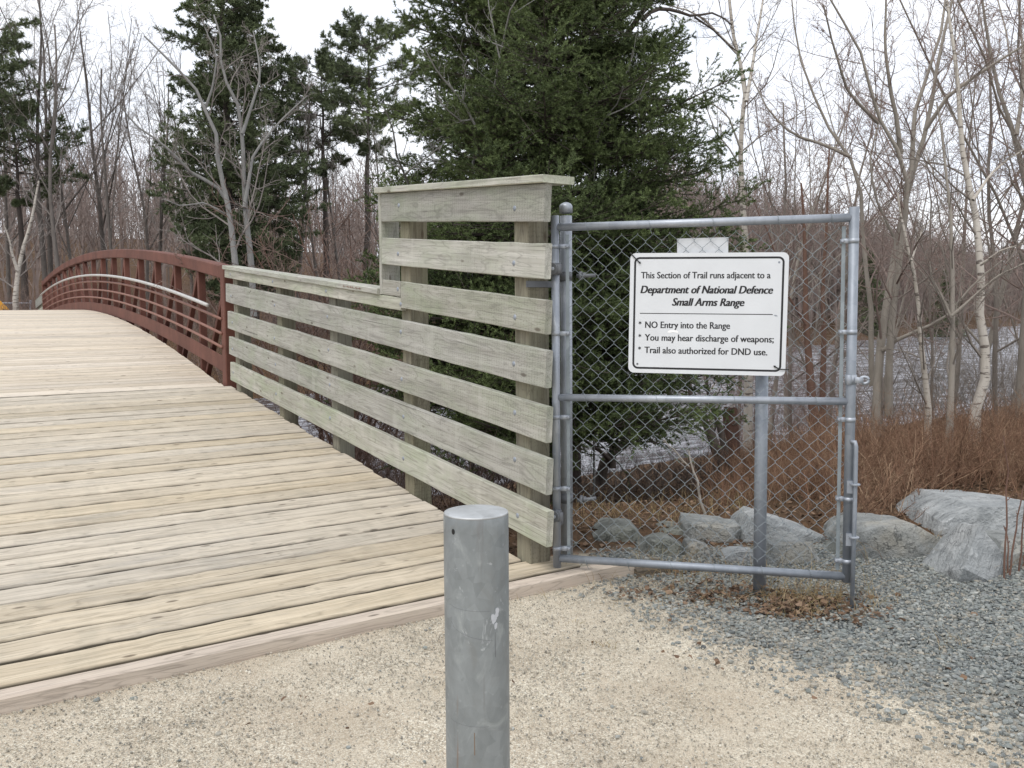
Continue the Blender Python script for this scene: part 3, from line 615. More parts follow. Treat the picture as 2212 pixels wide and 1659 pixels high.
for ang, z, dz_, wdt in ((33, BT - .33, .033, .45),):
    patch('scratch', M_SCR, ang * SIDE, z, [(-wdt, -dz_), (wdt, -dz_), (wdt * .6, dz_), (-wdt * .6, dz_)])
patch('scratch', flat('rust_streak', (.2, .12, .06)), -6 * SIDE, BT - .585, [(-.5, -.03), (.7, -.03), (.5, .03), (-.5, .03)])
for a0, a1, z0, z1 in ((-52, 25, BT - .228, BT - .240), (-50, 28, BT - .272, BT - .318), (-55, 20, BT - .53, BT - .542)):
    m = MB(); pts = [on_boll((a0 + (a1 - a0) * t_) * SIDE, z0 + (z1 - z0) * math.sqrt(t_), .0846) for t_ in np.linspace(0, 1, 14)]; tubes(m, np.array([pts]), np.full((1, 14), .0003), 4); m.build('scratch', M_SCR, boll)

# ------------------------------------------------------------------ boulders
def rock_mat(name, lo, hi, vein, ang, stk=.3):
    b = NB(name); t = b.n('ShaderNodeTexCoord').outputs['Object']; mp_ = b.n('ShaderNodeMapping'); mp_.inputs['Rotation'].default_value = (ang, ang * .6, .3); b.link(t, mp_.inputs['Vector']); v = mp_.outputs['Vector']
    n1 = b.noise(v, 3.2, 7, .65, .5).outputs['Fac']; n2 = b.noise(b.mapv(v, (2, 26, 7)), 1, 6, .65, .8).outputs['Fac']; n3 = b.noise(v, 26, 5, .7).outputs['Fac']; n4 = b.noise(v, 1.7, 4, .6).outputs['Fac']
    c = b.mix(b.ramp(n1, [(.3, 0), (.7, 1)]), lo, hi); c = b.mix(b.ramp(n2, [(.34, stk), (.42, 0)]), c, tuple(x_ * .45 for x_ in lo)); c = b.mix(b.ramp(n4, [(.55, 0), (.72, .7)]), c, vein)
    ck = b.n('ShaderNodeTexVoronoi', feature='DISTANCE_TO_EDGE'); ck.inputs['Scale'].default_value = 1.9; wv_ = b.n('ShaderNodeVectorMath', operation='ADD'); b.link(b.mapv(v, (1, 2.2, 1.4)), wv_.inputs[0]); b.link(b.noise(v, 4, 4, .6).outputs['Color'], wv_.inputs[1]); b.link(wv_.outputs[0], ck.inputs['Vector'])
    c = b.mix(b.math('MULTIPLY', b.ramp(ck.outputs['Distance'], [(.0, .7), (.014, .4), (.03, 0)]), b.ramp(n4, [(.50, 0), (.62, 1)])), c, tuple(x_ * .4 for x_ in lo))
    c = b.mix(b.ramp(n3, [(.58, 0), (.7, .45)]), c, tuple(min(1, x_ * 1.35) for x_ in hi)); c = b.mix(b.ramp(n3, [(.3, .5), (.42, 0)]), c, tuple(x_ * .5 for x_ in lo))
    b.bump(b.math('ADD', b.math('MULTIPLY', n2, stk), b.math('ADD', b.math('MULTIPLY', n1, 1.6), b.math('MULTIPLY', n3, .6))), 1.0, .04); return b.fin(c, .9, 0, .25)
M_R1 = rock_mat('grey_slate_rock', (.14, .15, .145), (.43, .44, .425), (.44, .385, .29), .4); M_R2 = rock_mat('pale_slate_rock', (.23, .245, .25), (.54, .555, .55), (.42, .42, .41), 1.0, .6); M_R3 = rock_mat('mossy_slate_rock', (.085, .092, .082), (.35, .36, .33), (.26, .265, .20), .2)
import bmesh
def boulder(label, outl, Yf, depth, mat, tilt=0.0, seed=0, shrink=.72, cuts=5, front=()):
    """outl: silhouette of the front face in photo coordinates, standing at distance Yf; the mass runs back by depth"""
    rs = np.random.default_rng(seed); c = np.mean([at(x, y, Yf) for x, y in outl], axis=0); pts = []
    for x, y in outl:
        p = at(x, y, Yf); pts.append(p + np.array([0, rs.uniform(-.02, .05) * depth, 0])); q_ = c + (p - c) * rs.uniform(.95, 1.02); pts.append(q_ + np.array([0, depth * rs.uniform(.4, .55), tilt * .4 - .01]))
        q_ = c + (p - c) * rs.uniform(shrink - .1, shrink + .1); pts.append(q_ + np.array([0, depth * rs.uniform(.85, 1.05), tilt - .03]))
    g = (c[0], c[1] + depth * .5, min(p[2] for p in pts)); lo = min(p[2] for p in pts)
    for x, y in (min(outl), max(outl)): p = at(x, y, Yf); pts += [np.array([c[0] + (p[0] - c[0]) * .9, p[1], lo - .16]), np.array([c[0] + (p[0] - c[0]) * .8, p[1] + depth * .9, lo - .16])]
    for x, y, dY in front: pts.append(at(x, y, Yf + dY))
    bm = bmesh.new()
    for p in pts: bm.verts.new(Vector(p) - Vector(g))
    r = bmesh.ops.convex_hull(bm, input=bm.verts[:]); bmesh.ops.delete(bm, geom=[v for v in r['geom_interior'] if isinstance(v, bmesh.types.BMVert)], context='VERTS')
    cen = sum((v.co for v in bm.verts), Vector()) / len(bm.verts)
    for q_ in range(cuts):
        d = Vector((rs.normal(0, 1), rs.normal(-.5, .8), abs(rs.normal(0, .55)) - .1)).normalized(); sup = max((v.co - cen).dot(d) for v in bm.verts)
        bmesh.ops.bisect_plane(bm, geom=bm.verts[:] + bm.edges[:] + bm.faces[:], plane_co=cen + d * sup * rs.uniform(.86, .96), plane_no=d, clear_outer=True)
        eb = [e for e in bm.edges if e.is_boundary]
        if eb: bmesh.ops.contextual_create(bm, geom=eb)
    bmesh.ops.dissolve_limit(bm, angle_limit=math.radians(5), verts=bm.verts[:], edges=bm.edges[:]); bmesh.ops.triangulate(bm, faces=bm.faces[:])
    es = [e for e in bm.edges if e.calc_length() > .12]
    for _ in range(3):
        es = [e for e in bm.edges if e.calc_length() > .045]
        if not es: break
        bmesh.ops.subdivide_edges(bm, edges=es, cuts=1, use_grid_fill=False); bmesh.ops.triangulate(bm, faces=bm.faces[:])
    sd = Vector((seed * 3.7, seed * 1.3, 0)); bm.normal_update()
    for v in bm.verts:
        n = mnoise.noise((v.co + sd) * 5.0) * .012 + mnoise.noise((v.co + sd) * 14.0) * .010 + abs(mnoise.noise(Vector(((v.co.x + sd.x) * 3, (v.co.y + sd.y) * 3, v.co.z * 16)))) * -.006
        v.co += v.normal * n
    me = bpy.data.meshes.new('boulder'); bm.to_mesh(me); bm.free(); me.materials.append(mat)
    me.polygons.foreach_set('use_smooth', np.ones(len(me.polygons), bool))
    if hasattr(me, 'set_sharp_from_angle'): me.set_sharp_from_angle(angle=math.radians(14))
    ob = bpy.data.objects.new('boulder', me); COL.objects.link(ob); ob.location = g
    tag(ob, label, 'boulder', 'boulders edging the gravel'); return ob
boulder('wide rounded grey boulder with tan blotches just right of the gate', [(1846, 1226), (1850, 1185), (1868, 1158), (1905, 1143), (1950, 1140), (1985, 1136), (2010, 1146), (2062, 1185), (2045, 1235), (1950, 1250)], 5.35, .9, M_R1, -.05, 1)
boulder('pointed three-sided slate block leaning right of the wide boulder', [(2030, 1235), (2060, 1200), (2118, 1134), (2130, 1140), (2166, 1200), (2172, 1262), (2090, 1262)], 5.05, .5, M_R2, -.08, 2, .5, 0, [(2082, 1228, -.16), (2112, 1150, -.02), (2150, 1262, -.10)])
boulder('large flat pale slab lying behind the pointed block at the right edge', [(2015, 1145), (2055, 1118), (2110, 1097), (2170, 1098), (2270, 1102), (2330, 1125), (2340, 1185), (2200, 1182), (2120, 1172), (2060, 1172)], 5.95, 1.0, M_R2, .0, 3)
boulder('low grey stone at the right edge under the flat slab', [(2155, 1250), (2160, 1200), (2185, 1176), (2240, 1172), (2330, 1190), (2350, 1262)], 5.2, .6, M_R1, .0, 4)
boulder('squared grey boulder leftmost but one behind the gate mesh', [(1284, 1208), (1283, 1165), (1310, 1150), (1345, 1139), (1378, 1142), (1402, 1163), (1400, 1205), (1340, 1215)], 5.85, .6, M_R3, .0, 5)
boulder('small low stone behind the gate beside the capped post', [(1228, 1208), (1230, 1180), (1246, 1172), (1275, 1188), (1290, 1203), (1262, 1216)], 5.75, .35, M_R3, .0, 6)
boulder('small mossy stone in front of the squared boulder behind the gate', [(1378, 1216), (1383, 1186), (1408, 1170), (1452, 1168), (1482, 1182), (1490, 1216), (1430, 1222)], 5.55, .4, M_R3, .0, 7)
boulder('dark stone wedged behind the mossy one under the notice', [(1425, 1180), (1428, 1156), (1455, 1147), (1490, 1149), (1500, 1180)], 6.1, .5, M_R3, .0, 8)
boulder('angular grey block with dark hollow behind the middle of the gate', [(1483, 1190), (1490, 1150), (1500, 1136), (1560, 1138), (1608, 1146), (1612, 1195), (1550, 1205)], 5.9, .6, M_R1, .0, 9)
boulder('narrow stone standing at the foot of the angular block', [(1485, 1216), (1488, 1178), (1500, 1171), (1532, 1178), (1540, 1218)], 5.5, .3, M_R1, .0, 10)
boulder('long humped pale boulder behind the galvanised post', [(1606, 1205), (1612, 1160), (1640, 1128), (1662, 1122), (1700, 1130), (1760, 1152), (1822, 1178), (1830, 1222), (1700, 1218)], 5.85, .8, M_R2, -.02, 11)
boulder('flat-faced grey stone in front of the long humped boulder', [(1656, 1240), (1656, 1195), (1668, 1178), (1700, 1175), (1758, 1176), (1772, 1200), (1795, 1242), (1720, 1250)], 5.35, .4, M_R1, .0, 12)
boulder('small half-buried stone left of the galvanised post foot', [(1562, 1218), (1575, 1204), (1600, 1192), (1632, 1190), (1642, 1222), (1600, 1226)], 5.4, .3, M_R2, .0, 13)
boulder('dark low stone in the gap right of the gate stile', [(1790, 1232), (1800, 1200), (1825, 1184), (1858, 1184), (1872, 1205), (1868, 1236)], 5.5, .4, M_R3, .0, 14)

# ------------------------------------------------------------------ slate gravel, sand grit, leaf litter, dry grass
def chips(N, xr, yr, dens, size, name, mat, label, thick=(.18, .35), zoff=.0, tilt=.28, kind_cat='gravel', flatness=1.0):
    x = rng.uniform(*xr, N); y = rng.uniform(*yr, N); keep = rng.random(N) < dens(x, y); x, y = x[keep], y[keep]; n = len(x)
    sz = np.minimum(size[0] * np.exp(rng.normal(0, size[1], n)), size[0] * 2.6); k = 6
    a = np.sort(rng.random((n, k)), axis=1) * .6 * 2 * math.pi / k * 1.6 + np.arange(k)[None] * 2 * math.pi / k; rad = rng.uniform(.55, 1.0, (n, k)); asp = rng.uniform(.5, .95, n)
    px = np.cos(a) * rad; py = np.sin(a) * rad * asp[:, None]; th = rng.uniform(*thick, n)
    loc = np.zeros((n, 2 * k, 3)); loc[:, :k, 0] = px * 1.05; loc[:, :k, 1] = py * 1.05; loc[:, :k, 2] = -th[:, None]
    loc[:, k:, 0] = px * .86; loc[:, k:, 1] = py * .86; loc[:, k:, 2] = th[:, None] * rng.uniform(.5, 1., (n, k))
    loc *= sz[:, None, None] * .5
    rz = rng.random(n) * 6.283; rx = rng.normal(0, tilt, n); c, s_ = np.cos(rx)[:, None], np.sin(rx)[:, None]; y1 = loc[..., 1] * c - loc[..., 2] * s_; z1 = loc[..., 1] * s_ + loc[..., 2] * c
    c, s_ = np.cos(rz)[:, None], np.sin(rz)[:, None]; X1 = loc[..., 0] * c - y1 * s_; Y1 = loc[..., 0] * s_ + y1 * c
    zz = tz(x, y) + zoff + rng.uniform(.0, .010, n) + sz * .06
    V = np.stack([X1 + x[:, None], Y1 + y[:, None], z1 + zz[:, None]], -1)
    b0 = (np.arange(n) * 2 * k)[:, None]; top = b0 + k + np.arange(k)[None]; j = np.arange(k); side = np.stack([b0 + j, b0 + (j + 1) % k, b0 + k + (j + 1) % k, b0 + k + j], -1).reshape(-1)
    L = np.concatenate([top.ravel(), side]); S = np.concatenate([np.full(n, k), np.full(n * k, 4)])
    m = MB(); m.add(V.reshape(-1, 3), L, S, None, np.repeat(rng.random(n), 2 * k)); return tag(m.build(name, mat), label, kind_cat, kind='stuff')
def chip_mat(name, cols):
    b = NB(name); rn = b.attr('rnd').outputs['Fac']; t = b.n('ShaderNodeTexCoord').outputs['Object']; n1 = b.noise(t, 55, 4, .6).outputs['Fac']
    c = b.ramp(rn, [(i / (len(cols) - 1), c_) for i, c_ in enumerate(cols)]); c = b.mix(b.ramp(n1, [(.35, .35), (.6, 0)]), c, (.08, .09, .095)); c = b.mix(b.ramp(n1, [(.6, 0), (.75, .3)]), c, (.45, .46, .45))
    return b.fin(c, .8, 0, .35)
M_CHIP = chip_mat('slate_chips', [(.09, .095, .092), (.17, .185, .178), (.27, .285, .27), (.20, .22, .205), (.36, .37, .345), (.14, .152, .15), (.29, .295, .265), (.38, .345, .28), (.21, .22, .215), (.25, .27, .25), (.42, .42, .385)])
M_GRIT = chip_mat('pale_grit', [(.52, .47, .37), (.66, .61, .50), (.26, .235, .195), (.56, .50, .39), (.42, .375, .30), (.74, .70, .60), (.20, .19, .165), (.52, .455, .355)])
out_deck = lambda x, y: ~((so(x, y)[0] > .06) & (so(x, y)[1] < .64))
chips(190000, (.0, 5.2), (2.0, 6.6), lambda x, y: np.where(out_deck(x, y), np.clip(grav_amt(x, y) ** 1.1, .0, 1), 0), (.0155, .52), 'slate_gravel', M_CHIP, 'blue-grey slate chips covering the ground right of the sandy path')
chips(5200, (-2.6, 2.6), (1.9, 5.4), lambda x, y: np.where(out_deck(x, y), .10 + .5 * sst(-.9, .3, x - (.86 + (4.57 - y) * .66)), 0), (.014, .5), 'slate_gravel', M_CHIP, 'loose slate chips scattered over the sandy path')
chips(150000, (-2.4, 2.4), (1.9, 5.3), lambda x, y: np.where(out_deck(x, y), (.25 + .75 * np.clip(wob(x, y, 1.1, 5.) + .5, 0, 1)) * (1 - .75 * grav_amt(x, y)), 0), (.0062, .35), 'sand_grit', M_GRIT, 'fine pale stone grit lying on the sandy path', (.4, .7))

def blades(m, x, y, z, h, w_, lean, k=3, col=None):
    n = len(x); az = rng.random(n) * 6.283; ln = rng.uniform(*lean, n); t = np.linspace(0, 1, k + 1)
    P = np.zeros((n, k + 1, 3)); P[..., 0] = x[:, None] + np.cos(az)[:, None] * ln[:, None] * h[:, None] * t ** 1.8; P[..., 1] = y[:, None] + np.sin(az)[:, None] * ln[:, None] * h[:, None] * t ** 1.8
    P[..., 2] = z[:, None] + h[:, None] * t * (1 - .35 * ln[:, None] * t); tubes(m, P, w_ * (1 - .75 * t)[None] * np.ones((n, 1)), 3)
def dead_mat(name, cols):
    b = NB(name); rn = b.attr('rnd').outputs['Fac']; return b.fin(b.ramp(rn, [(i / (len(cols) - 1), c_) for i, c_ in enumerate(cols)]), .85, 0, .2)
M_STRAW = dead_mat('dry_grass', [(.20, .12, .06), (.33, .23, .12), (.42, .32, .18), (.30, .22, .12), (.24, .20, .08), (.46, .38, .24)])
M_LEAF = dead_mat('dead_leaf', [(.08, .052, .035), (.15, .095, .062), (.22, .145, .095), (.12, .078, .052), (.30, .21, .145), (.06, .045, .033), (.18, .115, .075)])
m = MB()
for (px, py, n, sp_, h) in [(1250, 1262, 26, .13, .09), (1330, 1268, 18, .12, .08), (1150, 1300, 16, .14, .05), (1420, 1245, 46, .14, .13), (1480, 1246, 46, .13, .14), (1545, 1262, 26, .12, .11), (1600, 1250, 30, .14, .14), (1760, 1300, 170, .15, .11), (1720, 1312, 150, .17, .08), (1560, 1298, 50, .2, .06), (1860, 1300, 22, .12, .16), (1680, 1270, 30, .14, .16), (1800, 1262, 24, .12, .16), (1470, 1310, 18, .14, .05), (1400, 1290, 14, .1, .05),
                            (1345, 1320, 10, .06, .035), (1310, 1415, 14, .03, .03), (1225, 1370, 8, .04, .03), (1700, 1450, 6, .05, .03), (2050, 1400, 20, .09, .07), (2040, 1190, 22, .08, .10), (1880, 1215, 8, .1, .2), (2150, 1240, 14, .1, .12)]:
    c = gnd(px, py); x = c[0] + rng.normal(0, sp_, n); y = c[1] + rng.normal(0, sp_ * .7, n); blades(m, x, y, tz(x, y), h * rng.uniform(.5, 1.6, n), .0014, (.2, 1.3))
tag(m.build('dry_grass', M_STRAW), 'wispy dry grass tufts around the gate foot and gravel edge', 'dry grass', kind='stuff')
def leaves(m, x, y, z, sz, tilt=.5):
    n = len(x); k = 6; a = np.arange(k) * 2 * math.pi / k; rad = rng.uniform(.45, 1, (n, k)); loc = np.stack([np.cos(a) * rad, np.sin(a) * rad * .6, rng.normal(0, .22, (n, k))], -1) * sz[:, None, None] * .5
    rx = rng.normal(0, tilt, n)[:, None]; rz = (rng.random(n) * 6.283)[:, None]; y1 = loc[..., 1] * np.cos(rx) - loc[..., 2] * np.sin(rx); z1 = loc[..., 1] * np.sin(rx) + loc[..., 2] * np.cos(rx)
    V = np.stack([loc[..., 0] * np.cos(rz) - y1 * np.sin(rz) + x[:, None], loc[..., 0] * np.sin(rz) + y1 * np.cos(rz) + y[:, None], z1 + z[:, None]], -1)
    b0 = (np.arange(n) * k)[:, None]; L = np.concatenate([np.stack([b0[:, 0], b0[:, 0] + i, b0[:, 0] + i + 1], -1) for i in range(1, k - 1)], 0)
    m.add(V.reshape(-1, 3), L.ravel(), np.full(len(L), 3), None, np.repeat(rng.random(n), k))
m = MB()
for (px, py, n, sx_, sy_) in [(1560, 1300, 110, .22, .05), (1740, 1312, 420, .17, .08), (1700, 1325, 160, .12, .05), (1840, 1340, 50, .16, .04), (1470, 1242, 110, .2, .06), (1440, 1300, 70, .2, .05), (1540, 1275, 70, .2, .05), (1620, 1290, 80, .16, .05), (2060, 1195, 40, .07, .04), (1500, 1420, 26, .7, .35), (700, 1560, 8, .5, .1)]:
    c = gnd(px, py); x = c[0] + rng.normal(0, sx_, n); y = c[1] + rng.normal(0, sy_ * 1.4, n); d_ = np.exp(-((x - c[0]) / sx_) ** 2 - ((y - c[1]) / (1.4 * sy_)) ** 2); leaves(m, x, y, tz(x, y) + .012 + rng.random(n) * .05 * d_, rng.uniform(.018, .06, n))
tag(m.build('leaf_pile', M_LEAF), 'heap of brown dead leaves on the gravel at the foot of the gate', 'leaves', kind='stuff')
m = MB(); N = 26000; x = rng.uniform(-3, 9, N); y = rng.uniform(5.2, 16, N); s_, o_ = so(x, y); kp = (s_ > lit_line(o_)) & (tz(x, y) > WATER) & (o_ > .1); x, y = x[kp], y[kp]; leaves(m, x, y, tz(x, y) + .012, rng.uniform(.02, .075, len(x)), .4)
tag(m.build('leaf_litter', M_LEAF), 'brown dead leaf litter covering the river bank behind the boulders', 'leaf litter', kind='stuff')

# ------------------------------------------------------------------ plants: growth helpers
def spawn(P, R, n, t0, t1, ang, lenf, M, up=.0, wig=.1, rr=.6, taper=.55, rmin=.0, rend=.35, flat_=0.0):
    """n children on every parent polyline"""
    N, Mp, _ = P.shape
    t = t0 + (t1 - t0) * ((np.arange(n)[None] + rng.random((N, n))) / n); f = t * (Mp - 1); i = np.minimum(f.astype(int), Mp - 2); fr = (f - i)[..., None]
    ii = np.arange(N)[:, None]; a, b_ = P[ii, i], P[ii, i + 1]; pos = a + (b_ - a) * fr; tan = nrm(b_ - a)
    rad = R[ii, i] * (1 - fr[..., 0]) + R[ii, i + 1] * fr[..., 0]
    pl = np.linalg.norm(np.diff(P, axis=1), axis=2).sum(1)[:, None]
    pr = rng.normal(0, 1, (N, n, 3)); pr[..., 2] *= (1 - flat_); pr = nrm(pr - tan * (pr * tan).sum(-1, keepdims=True))
    an = np.radians(rng.uniform(ang[0], ang[1], (N, n)))[..., None]; d = nrm(np.cos(an) * tan + np.sin(an) * pr)
    L = pl * lenf * (1 - taper * (t - t0) / max(t1 - t0, 1e-3)) * rng.uniform(.65, 1.2, (N, n))
    d = d.reshape(-1, 3); pos = pos.reshape(-1, 3); L = L.reshape(-1); r0 = np.maximum(rad.reshape(-1) * rr, rmin)
    Q = np.empty((N * n, M, 3)); Q[:, 0] = pos
    for k_ in range(1, M):
        d = nrm(d + np.array([0, 0, up]) + rng.normal(0, wig, d.shape)); Q[:, k_] = Q[:, k_ - 1] + d * (L / (M - 1))[:, None]
    return Q, r0[:, None] * np.linspace(1, rend, M)[None]
def smooth_path(pts, n):
    p = np.array(pts, float)
    t = np.concatenate([[0], np.cumsum(np.linalg.norm(np.diff(p, axis=0), axis=1))]); u = np.linspace(0, t[-1], n)
    return np.stack([np.interp(u, t, p[:, i]) for i in range(3)], -1)
M_TWIG = bark('grey_twig_bark', (.14, .118, .10), (.27, .24, .21)); M_BTAN = bark('tan_grey_bark', (.185, .165, .14), (.36, .325, .28)); M_BGREY = bark('pale_grey_bark', (.16, .155, .145), (.30, .295, .28))
M_BDARK = bark('dark_bark', (.045, .037, .033), (.12, .10, .088)); M_BROWN = bark('red_brown_bark', (.09, .050, .040), (.19, .115, .085)); M_BIRCH = bark('birch_bark', (.36, .32, .27), (.60, .56, .50), (.10, .08, .07)); M_ROW = bark('row_tree_bark', (.085, .074, .066), (.20, .178, .16)); M_TWROW = bark('row_twig_bark', (.19, .165, .15), (.32, .285, .262))
M_TWRED = bark('reddish_twig_bark', (.17, .125, .108), (.31, .24, .21)); M_BUD = dead_mat('red_bud', [(.22, .05, .04), (.30, .09, .06), (.18, .05, .04)]); M_ALDER = bark('alder_bark', (.065, .052, .044), (.15, .125, .105))
def px_path(pts, Y0, dy=0.0, n=9): # pts on the photo grid, distance drifting by dy from first to last
    k_ = len(pts); return smooth_path([at(x, y, Y0 + dy * i / max(1, k_ - 1)) for i, (x, y) in enumerate(pts)], n)
def traced_tree(name, label, stems, mat, tmat, lv2=7, lv3=5, lv4=0, l2=.32, l3=.5, l4=.5, up=.05, buds=0, rmin=.0022, base_drop=True, cat='tree', group=None, t0=.22, ang=(25, 60)):
    """stems: (path (n,3), r0, r1). First stem reaches the ground."""
    st0 = stems[0][0][0]; g = float(tz(st0[0], st0[1])); th = thing(name, (st0[0], st0[1], g), label, cat, group)
    m = MB(); PP = []; RR = []
    for i, (P, r0, r1) in enumerate(stems):
        P = P + rng.normal(0, .008, P.shape) * np.linspace(0, 1, len(P))[:, None]; R = r0 + (r1 - r0) * np.linspace(0, 1, len(P)) ** .8
        if P[0][2] > g and i == 0 and base_drop: P = np.concatenate([[np.array([P[0][0], P[0][1], g - .15])], P]); R = np.concatenate([[R[0] * 1.3], R])
        tubes(m, P[None], R[None], 9); PP.append(smooth_path(P, 10)); RR.append(np.interp(np.linspace(0, 1, 10), np.linspace(0, 1, len(R)), R))
    m.build('trunk', mat, th, smooth=True); P = np.array(PP); R = np.array(RR)
    m = MB(); Q, q_ = spawn(P, R, lv2, t0, 1.0, ang, l2, 6, up, .13, .36, .45, rmin * 1.8); tubes(m, Q, q_, 5); lastQ = Q
    if lv3:
        Q3, q3 = spawn(Q, q_, lv3, .15, 1., (25, 65), l3, 5, up, .16, .6, .4, rmin * 1.2); tubes(m, Q3, q3, 4); lastQ = Q3
        if lv4: Q4, q4 = spawn(Q3, q3, lv4, .15, 1., (25, 65), l4, 4, up, .18, .6, .3, rmin); tubes(m, Q4, q4, 3); lastQ = Q4
    m.build('twigs', tmat, th)
    if buds:
        m = MB(); c = lastQ[:, 1:].reshape(-1, 3); c = c[rng.random(len(c)) < buds]; n = len(c); leaves(m, c[:, 0], c[:, 1], c[:, 2], rng.uniform(.008, .02, n), 1.2); m.build('buds', M_BUD, th)
    return th
def free_stem(x, y, H, lean=(0, 0), wig=.03, n=10, z0=None):
    z = float(tz(x, y)) - .1 if z0 is None else z0; P = np.zeros((n, 3)); d = np.array([lean[0], lean[1], 1.]); p = np.array([x, y, z]); P[0] = p
    for i in range(1, n): d = nrm(d + rng.normal(0, wig, 3) + np.array([0, 0, .03])); p = p + d * H / (n - 1); P[i] = p
    return P
def dup(root, loc, rz=0, sc=1.0, label=None, group=None):
    r = root.copy(); COL.objects.link(r); r.location = loc; r.rotation_euler = (0, 0, rz); r.scale = (sc, sc, sc)
    if label: r['label'] = label
    if group: r['group'] = group
    for ch in list(root.children):
        c = ch.copy(); COL.objects.link(c); c.parent = r
        for g in list(ch.children): d = g.copy(); COL.objects.link(d); d.parent = c
    return r
def Zp(k): # zoom helpers: crop (x0, y0, scale) -> photo grid
    return lambda pts: [((k[0] + x / k[2]) * .8641, (k[1] + y / k[2]) * .8641) for x, y in pts]
z8 = Zp((1700, 0, 1.659)); z6 = Zp((0, 0, 2.212)); zg = Zp((1380, 840, 3.568)); z7 = Zp((900, 0, 2.212))

# ------------------------------------------------------------------ bare trees on the near bank, right of the spruce
Ym = 11.0
traced_tree('maple_tree', 'bare forked maple with red buds spreading wide right of the gate', [
    (px_path(z8([(815, 1720), (822, 1500), (850, 1300), (880, 1100), (920, 900), (950, 770), (1000, 600), (1050, 420), (1080, 200), (1130, 0), (1150, -150)]), Ym, .4, 14),   .060, .012),
    (px_path(z8([(865, 1720), (865, 1500), (885, 1250), (930, 950), (945, 770), (920, 650), (830, 500), (790, 370), (740, 200), (690, 100), (600, -40)]), Ym - .05, -.8, 14), .052, .009),
    (px_path(z8([(935, 800), (960, 700), (970, 480), (1020, 330), (1090, 100), (1110, -80)]), Ym, .8), .035, .012),
    (px_path(z8([(915, 640), (900, 500), (875, 380), (850, 200), (862, -30)]), Ym - .3, -.3), .032, .01),
    (px_path(z8([(795, 1600), (790, 1250), (762, 1050), (752, 800), (700, 640), (620, 540), (560, 420), (480, 200), (455, -40)]), Ym + .2, .9, 12), .038, .008),
    (px_path(z8([(1015, 540), (1110, 400), (1250, 300), (1430, 180), (1560, 60)]), Ym + .1, -.9), .028, .009),
    (px_path(z8([(705, 650), (600, 600), (470, 560), (380, 480), (300, 330)]), Ym + .4, .6), .024, .008),
    (px_path(z8([(822, 510), (700, 390), (640, 200), (590, 20)]), Ym - .3, -.5), .022, .008),
    (px_path(z8([(840, 1455), (920, 1395), (1010, 1365), (1115, 1305), (1200, 1200), (1330, 1080)]), Ym, -.7), .028, .008),
    (px_path(z8([(900, 1010), (800, 800), (790, 640), (830, 480), (850, 300)]), Ym + .2, .4), .02, .006)], M_BTAN, M_TWRED, 11, 7, 4, .30, .5, .5, .05, .12, .0022)
traced_tree('birch_tree', 'slim white-barked birch rising behind the top rail beside the spruce', [
    (px_path(z8([(285, 1500), (275, 1030), (258, 800), (250, 650), (255, 520), (275, 420), (265, 330), (235, 220), (210, 100), (200, -100)]), 13.5, .3, 14), .062, .02),
    (px_path(z8([(275, 420), (295, 300), (310, 200), (345, 0), (360, -120)]), 13.6, .6), .03, .012),
    (px_path(z8([(252, 620), (200, 480), (120, 420), (40, 380)]), 13.5, -.6), .018, .006),
    (px_path(z8([(235, 220), (150, 130), (90, 70), (20, 40), (-60, 20)]), 13.6, -.5), .024, .008)], M_BIRCH, M_TWIG, 10, 6, 4, .28, .5, .5, .03, .04, .0024)
traced_tree('birch_tree', 'crooked pale birch at the far right with a kinked lower trunk', [
    (px_path(z8([(1225, 1700), (1265, 1580), (1275, 1480), (1240, 1330), (1250, 1150), (1235, 980), (1215, 830), (1170, 640), (1150, 330), (1100, -60)]), 10.5, .3, 14), .062, .014),
    (px_path(z8([(1215, 830), (1290, 720), (1380, 640), (1480, 590)]), 10.6, .5), .02, .006), (px_path(z8([(1245, 1100), (1330, 1040), (1420, 1010), (1500, 990)]), 10.5, -.5), .016, .006)], M_BIRCH, M_TWIG, 11, 7, 4, .28, .5, .5, .03, .06, .0022)
traced_tree('birch_tree', 'thin wavy white birch stem between the maple and the crooked birch', [
    (px_path(z8([(1030, 1700), (1020, 1600), (1000, 1440), (990, 1250), (960, 1080), (935, 980), (900, 800)]), 10.0, .2, 12), .037, .010), (px_path(z8([(960, 1080), (1000, 960), (1080, 860)]), 10.0, .3), .012, .005)], M_BIRCH, M_TWIG, 12, 6, 3, .34, .5, .5, .03, .04, .002)
traced_tree('bare_tree', 'straight thin tan tree with a small branch stub right of the wavy birch', [
    (px_path(z8([(1120, 1720), (1130, 1500), (1130, 1300), (1130, 1100), (1125, 920), (1110, 700), (1060, 420)]), 9.6, .2, 12), .037, .008), (px_path(z8([(1128, 1320), (1060, 1180), (1030, 1080)]), 9.6, .3), .016, .005), (px_path(z8([(1128, 1310), (1250, 1200), (1330, 1130), (1430, 1090)]), 9.6, -.4), .018, .005)], M_BTAN, M_TWIG, 12, 6, 4, .32, .5, .5, .03, .06, .002)
traced_tree('bare_tree', 'leaning bare tree rising out of the right edge of the picture', [
    (px_path(z8([(1420, 1500), (1440, 1200), (1440, 800), (1390, 550), (1330, 430), (1290, 250), (1250, -40)]), 12.0, .2, 12), .06, .014), (px_path(z8([(1395, 560), (1420, 400), (1420, 200), (1400, -30)]), 12, .3), .03, .01), (px_path(z8([(1440, 850), (1380, 760), (1340, 640)]), 12, -.3), .02, .006)], M_BTAN, M_TWRED, 11, 7, 4, .28, .5, .5, .04, .1, .0024)
